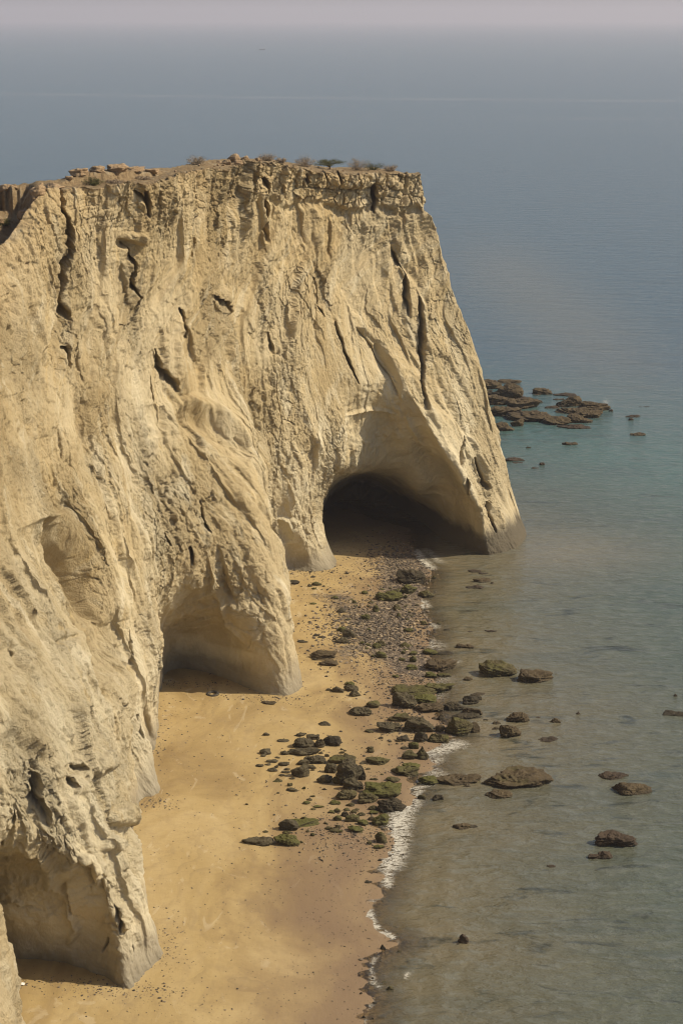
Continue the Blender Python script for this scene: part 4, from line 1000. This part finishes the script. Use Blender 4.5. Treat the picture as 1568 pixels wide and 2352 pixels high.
 ('e',890,528,935,566,'p','r','small two pointed rock right of the thin low rock',R2),
 ('e',1030,910,1222,972,'s','r','smooth reddish triangular rock far out near the craggy one',R2),
 ('e',1112,978,1365,1064,'a','b','craggy dark rock just below the reddish triangular one',R2),
 ('e',1040,1288,1265,1400,'s','r','broad reddish rock just awash in the lower right sea',R2),
 ('e',1030,1412,1128,1468,'b','r','rounded reddish stone below the broad awash rock',R2),
 ('e',960,1425,1035,1470,'s','r','flat stone touching left of the rounded reddish stone',R2),
 ('e',128,1226,225,1285,'s','b','flat topped stump rock in brown water below the big ones',R2),
 ('e',215,1236,290,1278,'s','d','thin dark arm right of the flat topped stump rock',R2),
 ('e',700,1490,770,1525,'s','r','small awash reddish rock low in the sea',R2),
 ('s',665,312,725,350,'a','d','black wet rock with a little foam in brown water',R2),
 ('s',840,852,932,945,'b','r','tall rounded rock standing alone in the lower sea',R2),
 ('s',820,918,885,955,'b','d','dark foot stone at front of the tall lone rock',R2),
 ('s',400,208,430,245,'p','d','black fang in the lower foam strip',R2),
 ('s',775,1095,805,1122,'p','r','tiny pointed rock below the tall lone rock',R2),
 ('s',232,942,275,982,'p','d','small dark cone just below the thin foam tongue',R2),
 ('s',285,1255,340,1300,'b','o','olive stone under shallow water near the bottom of view',R2),
 ('s',245,1212,285,1240,'b','o','small stone above the olive one near the bottom of view',R2),
 ('s',172,1382,212,1406,'s','d','small flat black stone at the bottom edge of wet sand',R2),
 ('s',568,1515,608,1540,'b','o','green stone awash at the very bottom of view',R2),
 ('s',365,978,395,998,'b','o','tiny stone awash right of the small dark cone',R2),
 # far shallows below the point
 ('v',615,168,730,205,'s','r','flat reddish rock, upper left of three below the point',R2),
 ('v',698,190,795,222,'s','r','flat reddish rock, upper right of three below the point',R2),
 ('v',658,232,805,298,'s','b','ribbed sloping rock in the middle below the point',R2),
 ('v',602,308,750,348,'s','r','double flat rock lowest of those below the point',R2),
 ('v',805,280,840,308,'b','r','small round stone right of the ribbed sloping rock',R2),
 ('v',1340,330,1405,348,'s','r','tiny awash rock with foam far from shore',R2),
 ('v',490,828,578,885,'b','b','round left stone of a pair beyond the large brown slab',R2),
 ('v',572,828,682,888,'a','b','angular right stone of the pair beyond the large brown slab',R2),
 ('v',755,705,860,740,'a','r','small broken rock right of the lone awash stone',R2),
 ('v',605,718,655,740,'b','r','lone awash stone beyond the stone pair',R2),
 ('v',392,695,445,720,'b','d','dark oval stone in surf beyond the shingle',R2),
 ('v',325,645,368,672,'b','o','small olive stone above the dark oval stone in surf',R2),
 # reef
 ('f',60,80,212,142,'a','b','dark craggy reef rock highest against the cliff edge',R3),
 ('f',210,70,350,102,'s','b','flat reef rock lying farthest out alone',R3),
 ('f',80,140,160,195,'s','d','dark reef slab tucked at the cliff edge',R3),
 ('f',145,150,230,212,'a','d','dark blocky reef rock between slab and tilted wedge',R3),
 ('f',210,112,362,218,'a','b','tilted wedge, tallest of the reef rocks beside the cliff',R3),
 ('f',95,192,262,262,'s','b','smooth brown reef dome against the cliff edge',R3),
 ('f',255,195,468,290,'s','b','ribbed reef rock running down right below the tilted wedge',R3),
 ('f',370,195,515,248,'s','r','low rough reef shelf right of the tilted wedge',R3),
 ('f',110,258,335,345,'s','b','left end of the long golden reef ledge',R3),
 ('f',330,300,655,378,'s','b','middle of the long golden reef ledge',R3),
 ('f',545,355,715,405,'s','b','right lower end of the long golden reef ledge',R3),
 ('f',130,302,190,325,'b','b','small stone left below the long reef ledge',R3),
 ('f',175,395,315,450,'a','b','cream topped rock apart below the long reef ledge',R3),
 ('f',312,365,388,420,'a','b','upright rock right behind the cream topped one',R3),
 ('f',482,138,605,182,'s','b','sloping rock at the top between both reef groups',R3),
 ('f',468,172,522,190,'s','r','low stone touching below the sloping top rock',R3),
 ('f',640,168,782,195,'s','r','thin awash shelf above the right reef group',R3),
 ('f',622,205,692,225,'s','r','small awash shelf left above the right reef group',R3),
 ('f',692,198,810,270,'a','b','square topped rock at the back of the right reef group',R3),
 ('f',805,225,1000,298,'s','b','rounded golden rock at the right end of right reef group',R3),
 ('f',632,268,835,322,'s','b','long dark ledge at left of the right reef group',R3),
 ('f',636,232,720,275,'a','d','small dark rock behind the long dark ledge',R3),
 ('f',790,290,948,355,'s','b','sloping ribbed rock low in the right reef group',R3),
 ('f',725,332,875,392,'a','b','pyramid like rock lowest middle of the right reef group',R3),
 ('f',548,265,645,288,'s','r','thin awash rock between the two reef groups',R3),
 ('f',685,398,875,432,'s','r','low shelf just below the right reef group',R3),
 ('f',645,345,740,370,'s','r','low stone joining ledge end and pyramid rock',R3),
 ('f',678,530,775,555,'b','b','flat oval rock alone below both reef groups',R3),
 ('f',1188,455,1275,485,'s','b','lone knobbly rock far right, level with lower reef',R3),
 ('f',1160,328,1258,350,'s','r','thin flat rock far right of the reef',R3),
 ('f',1168,355,1200,375,'b','r','tiny stone under the thin flat far right rock',R3),
 ('f',1240,262,1325,278,'s','r','faint awash rock farthest right of the reef',R3),
 ('f',1022,290,1048,310,'b','r','tiny stone right beside the right reef group',R3),
 ('f',258,638,378,672,'s','r','low jagged rock beside the headland under the reef',R3),
 ('f',305,675,380,692,'s','r','awash stone just under the low jagged rock',R3),
 ('f',512,682,545,705,'b','r','small round stone right of the low jagged rock',R3),
 ('f',450,712,500,730,'s','r','small flat stone left below the small round one',R3),
 ('f',412,562,445,580,'s','d','tiny dark awash stone left of the flat oval rock',R3),
 ('f',548,440,570,450,'b','r','tiny stone in calm water below the long ledge',R3),
]
ROCKS = [q for q in ROCKS if q[7]]
for q in ROCKS: put_rock(*q)
# small stones between the boulders: counted ones nobody could tell apart
SM = {
 ('small dark stone on the sand at the outer left of the boulder cluster', 'small stones left of the cluster', 'g', 'l'): [(285,60,358,92),(470,88,535,112),(342,178,418,202),(215,178,328,220),(460,198,508,235),(385,222,500,278),(582,232,658,262),(558,262,680,298),(525,302,602,338),(650,345,722,375),(488,530,528,555),(1020,25,1078,55),(1095,58,1150,95),(920,245,970,268),(1060,488,1125,512)],
 ('small half buried stone on the brown sand below the boulder clusters', 'small stones low on the beach', 'o', 'l'): [(912,570,972,600),(860,620,930,642),(925,738,985,762),(1140,765,1220,802),(1330,738,1415,772),(1420,755,1490,802),(1465,745,1525,768),(1500,798,1568,835),(318,1012,385,1045),(90,675,135,698),(680,802,718,815),(1080,908,1135,938),(545,1015,660,1060),(782,1145,820,1175),(860,1008,912,1040)],
 ('small stone on the sand beside the row of slabs at mid beach', 'small stones by the slabs', 'g', 'k'): [(345,430,375,450),(240,602,258,614),(60,858,82,872),(358,1092,412,1122),(575,1132,640,1160),(568,1172,600,1190),(480,1142,520,1165),(205,1215,290,1254),(740,848,805,880),(1140,915,1175,935),(640,1212,730,1254),(852,378,915,402)],
 ('small olive stone half covered by shallow surf', 'small stones in the surf', 'o', 'v'): [(180,640,250,680),(60,556,100,572),(60,580,120,602),(50,612,85,636),(360,200,380,212),(410,222,435,238),(358,256,402,270),(282,236,320,262),(245,282,265,292),(565,650,600,662),(130,495,170,508),(25,500,60,514),(110,55,140,72),(795,215,860,232)],
 ('small mossy stone among the pebbles of the shingle', 'small mossy stones on the shingle', 'm', 'u'): [(660,445,700,462),(690,458,730,482),(700,492,738,506),(832,465,880,484),(825,500,850,520),(630,618,675,630),(820,708,858,728),(755,826,806,850),(808,840,858,866),(850,938,912,968),(1110,966,1178,998),(945,838,990,868),(1090,570,1130,612),(1165,495,1185,510),(315,476,372,492),(328,342,370,358),(1015,340,1050,354),(940,350,980,362),(825,320,850,332),(800,878,850,892),(1150,408,1182,440),(930,434,980,462),(1140,890,1190,908),(975,645,1000,662),(1130,905,1170,935)],
 ('small dark stone lying on the upper sand near the large cave', 'small stones on the upper sand', 'd', 'u'): [(635,205,662,222),(752,250,780,266),(578,250,598,264),(308,240,362,252),(290,312,330,334),(420,322,448,334),(355,632,372,644),(335,760,395,778),(385,775,450,792),(190,812,290,834),(328,972,368,994),(305,192,332,206),(515,790,550,810),(485,908,545,938),(1018,568,1055,586)],
 ('small stone on the sand among the mossy blocks near the foam', 'small stones by the foam', 'o', 'n'): [(510,385,575,412),(695,465,732,478),(700,1148,745,1170),(630,745,672,780),(560,515,610,540),(605,515,660,545),(185,140,232,165),(172,178,238,210),(235,200,285,235),(415,950,495,990),(235,892,312,925),(370,900,425,920),(375,985,430,1010),(60,1150,210,1205),(125,1100,195,1145),(45,920,120,955),(0,1120,95,1168),(230,170,265,182),(320,230,345,246),(890,38,960,60),(1238,590,1290,606),(955,118,1015,148)],
 ('dark weathered stone just breaking the brown shallow water', 'small awash stones in the shallows', 'd', 's'): [(478,135,500,150),(480,200,510,212),(220,272,250,285),(575,875,595,888),(375,1285,410,1300),(75,1320,95,1332),(165,1200,190,1214),(110,445,165,460),(95,1505,118,1518),(170,1512,185,1522),(735,95,765,108)],
}
import re
def handle(l): return re.split(r' (?:in|on|at|of|by|below|beside|above|behind|beyond|between|lying|touching|wedged|alone|just|left|right|with|among|near|under|to|from|whose|against|nestled|standing|stacked|leaning|leftmost|wholly|like|where|far|low|apart|cut|tucked|directly|linking|topping|tallest|highest|running|joining|awash|level|farthest) ', l)[0].rstrip(',')
named = {}
cnt = {}
for q in ROCKS: cnt[handle(q[7])] = cnt.get(handle(q[7]), 0) + 1
pxy = lambda c, b: (CROP[c][0] + (b[0] + b[2]) / 2 * CROP[c][2], CROP[c][1] + b[3] * CROP[c][2], (b[2] - b[0]) * CROP[c][2])
marks = [(*pxy(q[0], q[1:5]), handle(q[7])) for q in ROCKS if cnt[handle(q[7])] == 1 and len(handle(q[7]).split()) >= 3]
tone = {'g': 'grey', 'o': 'olive', 'm': 'mossy', 'd': 'dark'}
auto, used = [], {}
for (lab, grp, colr, crop), boxes in SM.items():
    for b in boxes:
        x, y, w = pxy(crop, b)
        mk = min(marks, key=lambda q: ((q[0] - x) / 1.6) ** 2 + (q[1] - y) ** 2)
        dx, dy = x - mk[0], y - mk[1]
        side = ('left of' if dx < 0 else 'right of') if abs(dx) > 1.3 * abs(dy) else ('beyond' if dy < 0 else 'in front of')
        if abs(dx) > 0.5 * abs(dy) and side in ('beyond', 'in front of'): side = side.replace('beyond', 'behind left of' if dx < 0 else 'behind right of').replace('in front of', 'before and left of' if dx < 0 else 'before and right of')
        dist = math.hypot(dx, dy); size = 'tiny' if w < 9 else 'small'
        prox = 'close' if dist < 22 else 'not far' if dist < 55 else 'well'
        l = f"{size} {tone[colr]} {'lump' if b[3]-b[1] > 0.62*(b[2]-b[0]) else 'stone'} {prox} {side} the {mk[3]}"
        if l in used: l = l.replace('lump', 'chunk').replace('stone', 'flat stone', 1)
        used[l] = used.get(l, 0) + 1
        auto.append((crop, b, colr, l, grp))
for crop, b, colr, l, grp in auto:
    put_rock(crop, *b, 'b' if (b[0] + b[1]) % 3 else 'a', colr, l if used[l] == 1 else l, grp, name='stone')

# ------------------------------------------------------------------ loose pebbles: one mass of tiny stones
rs = np.random.RandomState(5)
V0, F0 = ICO[2] if False else (None, None)
bm = bmesh.new(); bmesh.ops.create_icosphere(bm, subdivisions=1, radius=1)
V0 = np.array([v.co[:] for v in bm.verts], np.float32); F0 = np.array([[v.index for v in f.verts] for f in bm.faces], np.int32); bm.free()
def scatter(n, cxp, cyp, sx, sy, smin, smax, shear=0.0):
    """stones about a point given in pixels, spread in metres"""
    c = gz(cxp, cyp); x = c[0] + rs.normal(0, sx, n); y = c[1] + rs.normal(0, sy, n); x = x + shear * (y - c[1])
    return x, y, smin * (smax / smin) ** (rs.uniform(0, 1, n) ** 2.2)
L = [scatter(5200, 868, 1440, 3.0, 5.5, .10, .42, 0.06), scatter(2600, 915, 1300, 2.1, 6.0, .10, .38), scatter(1500, 800, 1330, 6, 10, .08, .2), scatter(900, 930, 1560, 2.5, 3, .1, .3),
     scatter(900, 790, 1800, 7, 9, .06, .2), scatter(700, 730, 2050, 7, 9, .05, .14), scatter(800, 820, 1920, 2.5, 2.5, .07, .24), scatter(260, 560, 1900, 9, 14, .05, .13),
     scatter(500, 815, 2200, 2.5, 12, .05, .13), scatter(700, 960, 1850, 3, 14, .08, .25), scatter(260, 360, 2300, 7, 3, .05, .14), scatter(240, 400, 1660, 2, 9, .05, .15), scatter(300, 640, 1330, 3, 3, .06, .16),
     scatter(500, 700, 1520, 7, 2.5, .06, .2), scatter(420, 940, 1650, 2.0, 3.5, .1, .3), scatter(220, 800, 1600, 6, 3, .06, .16),
     scatter(260, 640, 1604, 2.6, .7, .05, .22), scatter(260, 715, 1312, 2.2, .7, .05, .24), scatter(200, 345, 1845, 1.2, .8, .05, .2), scatter(260, 300, 2276, 2.6, .7, .04, .2), scatter(200, 440, 1572, 2.6, .6, .05, .2), scatter(200, 110, 2256, 2.6, .6, .04, .16), scatter(160, 362, 1700, .8, 3.5, .05, .22), scatter(160, 385, 2180, .5, 3.0, .04, .18)]
px_ = np.concatenate([l[0] for l in L]); py_ = np.concatenate([l[1] for l in L]); ps = np.concatenate([l[2] for l in L])
gzz = ground_z(px_, py_); s_ = shore_signed(px_, py_); ok = (s_ > -7)
px_, py_, ps, gzz = px_[ok], py_[ok], ps[ok], gzz[ok]; n = len(px_)
ax = ps[:, None] * rs.uniform(0.6, 1.25, (n, 3)) * 0.5 * np.array([1.15, 1.0, 0.62])
an = rs.uniform(0, 6.28, n); tilt = rs.normal(0, .25, n)
PV = V0[None] * (1 + 0.22 * rs.normal(size=(n, len(V0), 1)) * 0.6) * ax[:, None, :]
ca, sa = np.cos(an)[:, None], np.sin(an)[:, None]
PX_ = PV[..., 0] * ca - PV[..., 1] * sa; PY_ = PV[..., 0] * sa + PV[..., 1] * ca; PZ_ = PV[..., 2] + PX_ * np.tan(tilt)[:, None]
PV = np.stack([PX_ + px_[:, None], PY_ + py_[:, None], PZ_ + (gzz + ax[:, 2] * 0.35)[:, None]], -1).reshape(-1, 3)
PF = (F0[None] + (np.arange(n) * len(V0))[:, None, None]).reshape(-1, 3)
m = N('pebble_mix'); rv = m.attr('tone')
pc = m.ramp(rv, [(0.0, (0.045, 0.038, 0.032)), (0.45, (0.105, 0.085, 0.065)), (0.75, (0.18, 0.14, 0.10)), (1.0, (0.36, 0.28, 0.18))])
peb_mat = m.finish(m.principled(pc, 0.8, None, 0.25))
peb = mesh_obj('pebbles', PV, PF, peb_mat, smooth=False, attrs={'tone': np.repeat(rs.uniform(0, 1, n), len(V0))})
tag(peb, kind='stuff')
# ------------------------------------------------------------------ plateau: shrubs, thorn tree, loose rocks
PLT = np.array(plat[:NP])                     # rows, cols, 3
PLX, PLY = project(PLT)
def on_plateau(px, k):
    r_ = int(k * (NP - 1)); c_ = int(np.argmin(np.abs(PLX[r_] - px) + (np.arange(NCOL) < 40) * 1e3)); return PLT[r_, c_]
def leaf_mat(name, c0, c1):
    m = N(name); t = m.attr('tone'); return m.finish(m.principled(m.ramp(t, [(0.0, c0), (1.0, c1)]), 0.8, None, 0.1))
M_DRY = leaf_mat('dry_twigs', (0.17, 0.13, 0.09), (0.42, 0.33, 0.23))
M_GRN = leaf_mat('thorn_leaves', (0.045, 0.055, 0.018), (0.17, 0.16, 0.065))
M_BRK = leaf_mat('dark_bark', (0.035, 0.028, 0.02), (0.07, 0.055, 0.04))
def tubes(paths, mat, name, parent, sides=4):
    V, F, T = [], [], []
    for P, R0 in paths:
        P = np.array(P, float); b = len(V); n = len(P)
        for i, p in enumerate(P):
            d = P[min(i + 1, n - 1)] - P[max(i - 1, 0)]; d /= np.linalg.norm(d) + 1e-9
            a = np.cross(d, [0.3, 0.9, 0.2]); a /= np.linalg.norm(a); c = np.cross(d, a)
            r_ = R0 * (1 - 0.8 * i / (n - 1))
            for k in range(sides):
                t = 2 * math.pi * k / sides; V.append(p + r_ * (math.cos(t) * a + math.sin(t) * c)); T.append(rs.uniform())
        for i in range(n - 1):
            for k in range(sides):
                F.append([b + i * sides + k, b + i * sides + (k + 1) % sides, b + (i + 1) * sides + (k + 1) % sides, b + (i + 1) * sides + k])
    return mesh_obj(name, V, F, mat, parent, attrs={'tone': T})
def leaves(C, size, mat, name, parent):
    n = len(C); a = rs.normal(size=(n, 3)); a /= np.linalg.norm(a, axis=1)[:, None]; b = np.cross(a, rs.normal(size=(n, 3))); b /= np.linalg.norm(b, axis=1)[:, None]
    sz = size * rs.uniform(0.5, 1.4, (n, 1)); w = 0.35
    V = np.stack([C - a * sz, C + b * sz * w, C + a * sz, C - b * sz * w], 1).reshape(-1, 3)
    F = np.arange(4 * n).reshape(n, 4)
    return mesh_obj(name, V, F, mat, parent, smooth=False, attrs={'tone': np.repeat(rs.uniform(0, 1, n), 4)})
def shrub(px, k, wpx, hpx, label, mat, dens=1.0, group='dry shrubs on the clifftop'):
    p = on_plateau(px, k); ppm = FPX / p[1]; w = 1.25 * wpx / ppm; h = 1.15 * hpx / ppm
    e = bpy.data.objects.new('shrub', None); scene.collection.objects.link(e); e.location = p
    tag(e, label, 'shrub', group)
    paths, C = [], []
    for i in range(46):
        an = rs.uniform(0, 6.28); sp = rs.uniform(0.15, 1) ** .7; hh = h * rs.uniform(0.6, 1.05) * math.sqrt(max(0.15, 1 - (sp * .85) ** 2))
        ex, ey = math.cos(an) * w / 2 * sp, math.sin(an) * w / 2.4 * sp
        P = [(0, 0, -0.1), (ex * .35 + rs.normal(0, .04), ey * .35, hh * .5), (ex * .75, ey * .75 + rs.normal(0, .05), hh * .85), (ex, ey, hh)]
        paths.append((P, 0.016))
        for t in rs.uniform(0.05, 1.08, int(34 * dens)):
            q = np.array([ex * .3, ey * .3, 0.0]) * (1 - t) + np.array(P[3]) * t; C.append(q + rs.normal(0, 0.055 * (w + h) / 2, 3) * np.array([1.2, 1.2, 0.8]))
    C = np.array(C); C[:, 2] = np.maximum(C[:, 2], 0.02)
    tubes(paths, M_BRK if mat is M_GRN else M_DRY, 'stems', e, 3); leaves(C, 0.055, mat, 'foliage', e)
    return e
shrub(613, .5, 38, 15, 'round dry shrub just right of the summit rock heap', M_DRY)
shrub(645, .5, 24, 11, 'smallest dry shrub, right of the round one by the heap', M_DRY)
shrub(701, .5, 40, 24, 'dense greyish dry shrub left of the green thorn tree', M_DRY, 1.3)
shrub(822, .5, 42, 27, 'tallest feathery dry shrub right of the green thorn tree', M_DRY, 1.2)
shrub(858, .45, 48, 19, 'wide low olive shrub right of the tallest feathery one', M_GRN, .8)
shrub(897, .4, 32, 14, 'last low dry shrub nearest the headland corner', M_DRY)
shrub(452, .6, 42, 19, 'grey dry shrub left of the summit rock heap', M_DRY, 1.2)
shrub(216, .45, 42, 17, 'straggly olive shrub in front of the low rock scarp', M_GRN, .7)
shrub(262, .4, 46, 9, 'flat straw coloured tuft right of the straggly olive shrub', M_DRY, .8)
shrub(330, .4, 40, 7, 'flat straw coloured tuft farther along below the scarp', M_DRY, .8)
# the umbrella shaped thorn tree
p = on_plateau(757, .5); ppm = FPX / p[1]; w = 78 / ppm; h = 27 / ppm
tree = bpy.data.objects.new('thorn_tree', None); scene.collection.objects.link(tree); tree.location = p
tag(tree, 'green flat topped thorn tree with dark trunk among the dry shrubs', 'tree')
trunk, limbs, C = [], [], []
trunk.append(([(0, 0, -.2), (.03, 0, h * .25), (-.03, .02, h * .5), (.05, 0, h * .85)], .085))
for i in range(26):
    an = rs.uniform(0, 6.28); sp = rs.uniform(.3, 1); ex, ey = math.cos(an) * w / 2 * sp, math.sin(an) * w / 2.6 * sp; z0 = h * rs.uniform(.12, .5); z1 = h * (1.0 - .45 * sp ** 2) * rs.uniform(.7, 1.02)
    P = [(0, 0, z0), (ex * .3, ey * .3, z0 + (z1 - z0) * .6), (ex * .65, ey * .65, z1 * .95), (ex, ey, z1)]
    limbs.append((P, .035))
    for t in rs.uniform(.25, 1.05, 95):
        q = np.array(P[1]) * (1 - t) + np.array(P[3]) * t; C.append(q + rs.normal(0, 1, 3) * np.array([.24, .2, .08]))
tubes(trunk, M_BRK, 'trunk', tree, 6); tubes(limbs, M_BRK, 'limbs', tree, 4); leaves(np.array(C), .055, M_GRN, 'crown', tree)

m = N('clifftop_rock'); pos = m.geo()
cc = m.ramp(m.noise(pos, 1.8, 6, 0.7), [(0.35, (0.24, 0.16, 0.09)), (0.6, (0.38, 0.27, 0.165)), (0.75, (0.47, 0.36, 0.23))])
M_TOP = m.finish(m.principled(cc, 0.9, m.bump(m.noise(pos, 5, 6, .75), .9, .12), 0.1))
def top_rock(px, k, wpx, hpx, kind, label, group=None, dz=0.0, seed=0):
    p = on_plateau(px, k); ppm = FPX / p[1]; w = wpx / ppm; h = hpx / ppm
    V, F = rock_shape(kind, w, w * .8, h * 1.35, np.random.RandomState(seed), 5 if wpx > 9 else 3)
    o = mesh_obj('summit_rock' if wpx > 9 else 'loose_stone', V, F, M_TOP); o.location = (p[0], p[1], p[2] + h * .5 * 0.75 + dz); tag(o, label, 'rock', group); return o
top_rock(538, .45, 30, 19, 'b', 'highest lumpy brown rock crowning the heap on the clifftop', 'rocks of the summit heap', 0, 1)
top_rock(562, .4, 19, 14, 'a', 'upright knobbly rock at right of the clifftop heap', 'rocks of the summit heap', 0, 2)
top_rock(521, .35, 20, 10, 'a', 'lower brown rock at left foot of the clifftop heap', 'rocks of the summit heap', 0, 3)
top_rock(548, .15, 22, 10, 'b', 'flat brown rock at the front of the clifftop heap', 'rocks of the summit heap', 0, 4)
top_rock(591, .4, 12, 8, 'a', 'single small rock right of the clifftop heap by the shrub', 'rocks of the summit heap', 0, 5)
top_rock(505, .5, 16, 6, 'a', 'low dark rock between the grey shrub and the clifftop heap', 'rocks of the summit heap', 0, 6)
for i in range(26):
    px = rs.uniform(490, 600) if i < 18 else rs.uniform(380, 920)
    top_rock(px, rs.uniform(.05, .6), rs.uniform(3, 8), rs.uniform(2, 5), 'a', 'small brown rubble stone strewn along the clifftop edge', 'rubble stones along the clifftop', 0, 50 + i)
for i, (px, k, w, h, lab) in enumerate([(183, .68, 44, 20, 'leaning brown slab block at the left end of the clifftop scarp'), (226, .7, 40, 17, 'second brown block of the low clifftop scarp'), (268, .7, 50, 18, 'wide shadowed block in the middle of the clifftop scarp'),
        (312, .68, 44, 15, 'flat topped block right of the middle of the scarp'), (352, .62, 36, 12, 'cracked pale block at the right end of the clifftop scarp'), (160, .62, 18, 9, 'small dark block beside the leaning slab block')]):
    top_rock(px, k, w, h, 's', lab, 'blocks of the clifftop scarp', 0, 200 + i)

# ------------------------------------------------------------------ old tyre on the sand
p = gz(488, 1598); Rt, rt = 0.45, 0.13
nu, nv = 72, 18; U = np.arange(nu) / nu * 2 * math.pi; Vv = np.arange(nv) / nv * 2 * math.pi
UU, VV = np.meshgrid(U, Vv, indexing='ij')
rr = rt * (1 + 0.12 * np.cos(2 * VV)) ; tread = 0.012 * (np.sin(UU * 36) > 0) * (np.cos(VV) > 0.55)
x = (Rt + (rr + tread) * np.cos(VV)); z = 1.15 * rr * np.sin(VV)
TV = np.stack([x * np.cos(UU), x * np.sin(UU), z], -1).reshape(-1, 3)
idx = np.arange(nu * nv).reshape(nu, nv); TF = np.stack([idx, np.roll(idx, -1, 0), np.roll(np.roll(idx, -1, 0), -1, 1), np.roll(idx, -1, 1)], -1).reshape(-1, 4)
m = N('old_rubber'); rub = m.finish(m.principled(m.mix(m.mr(m.noise(m.geo(), 9, 4), .5, .65, 0, .6), (0.03, 0.028, 0.026), (0.2, 0.15, 0.09)), .8, None, .3))
ty = mesh_obj('tyre', TV, TF, rub); ty.location = (p[0], p[1] + .35, p[2] + .05); ty.rotation_euler = (R(6), R(-5), 0)
tag(ty, 'old black tyre lying flat on the sand before the middle buttress', 'tyre')

# white scrap of litter near the foreground alcove
p = gz(46, 2263); gx, gy = np.meshgrid(np.linspace(-1, 1, 14), np.linspace(-1, 1, 10))
LV = np.stack([gx * .32 + .05 * noise(gx * 2, gy * 2, 0 * gx), gy * .16, .06 + .09 * noise(gx * 2.3, gy * 3, 0 * gx + 3)], -1)
LV = np.concatenate([LV.reshape(-1, 3), (LV - [0, 0, .012]).reshape(-1, 3)]); lf = grid_faces(10, 14); LF = np.concatenate([lf, lf[:, ::-1] + 140])
m = N('white_plastic'); li = mesh_obj('litter', LV, LF, m.finish(m.principled((.78, .76, .72), .5, None, .4))); li.location = (p[0], p[1], p[2] + .03); li.rotation_euler = (0, 0, .3)
tag(li, 'small crumpled white plastic scrap on sand below the foreground alcove', 'litter')
# bleached broken shell-like stone next to the tyre
# ------------------------------------------------------------------ far fishing boat
p = at_z(602, 114.5, 0.0)
boat = bpy.data.objects.new('fishing_boat', None); scene.collection.objects.link(boat); boat.location = (p[0], p[1], 0); boat.rotation_euler = (0, 0, .12)
tag(boat, 'tiny grey fishing boat far out near the hazy horizon', 'boat')
Lb = 11.0; st = np.linspace(-1, 1, 17); HV = []
for t in st:
    hw = 1.7 * (1 - max(0, t) ** 2.2) * (1 - .25 * max(0, -t) ** 2) + .03; sh_ = .95 + .9 * max(0, t) ** 2 + .25 * max(0, -t) ** 2
    HV += [(t * Lb / 2 + (.5 * max(0, t) ** 3), -hw, sh_), (t * Lb / 2, -hw * .75, 0), (t * Lb / 2, 0, -.5), (t * Lb / 2, hw * .75, 0), (t * Lb / 2 + (.5 * max(0, t) ** 3), hw, sh_), (t * Lb / 2, hw * .85, sh_ - .25), (t * Lb / 2, -hw * .85, sh_ - .25)]
HF = []
for i in range(16):
    for k in range(7): HF.append([i * 7 + k, i * 7 + (k + 1) % 7, (i + 1) * 7 + (k + 1) % 7, (i + 1) * 7 + k])
m = N('boat_hull'); mesh_obj('hull', HV, HF, m.finish(m.principled((.10, .11, .14), .6)), boat)
def bx(x0, x1, y0, y1, z0, z1):
    return np.array([(x, y, z) for z in (z0, z1) for y in (y0, y1) for x in (x0, x1)]), np.array([[0, 2, 3, 1], [4, 5, 7, 6], [0, 1, 5, 4], [2, 6, 7, 3], [0, 4, 6, 2], [1, 3, 7, 5]])
m = N('boat_white'); wm = m.finish(m.principled((.8, .8, .78), .5))
a_, b_ = bx(3.2, 4.9, -.9, .9, .8, 3.0); c_, d_ = bx(3.0, 5.1, -1.05, 1.05, 3.0, 3.15); mesh_obj('cabin', np.concatenate([a_, c_]), np.concatenate([b_, d_ + 8]), wm, boat, smooth=False)
mesh_obj('mast', *(lambda q: (q[0], q[1]))(bx(-2.6, -2.2, -.25, .25, .7, 3.4)), wm, boat, smooth=False)

for i, (px, k, w, h, lab) in enumerate([(88, .05, 42, 44, 'large tilted brown block overhanging the cliff edge at upper left'), (60, .55, 46, 22, 'brown block in shadow behind the large tilted block'), (118, .35, 60, 16, 'flat cap of rock left of the deep vertical crack'), (20, .9, 44, 14, 'flat rim slab at the far left of the clifftop'), (2, .75, 30, 12, 'pale lone block at the left edge of view on the clifftop')]):
    top_rock(px, k, w, h, 'a', lab, 'blocks at the left end of the clifftop', -0.3, 300 + i)
shrub(12, .7, 44, 14, 'dark low shrub in the gully at the left edge of the clifftop', M_GRN, .7)
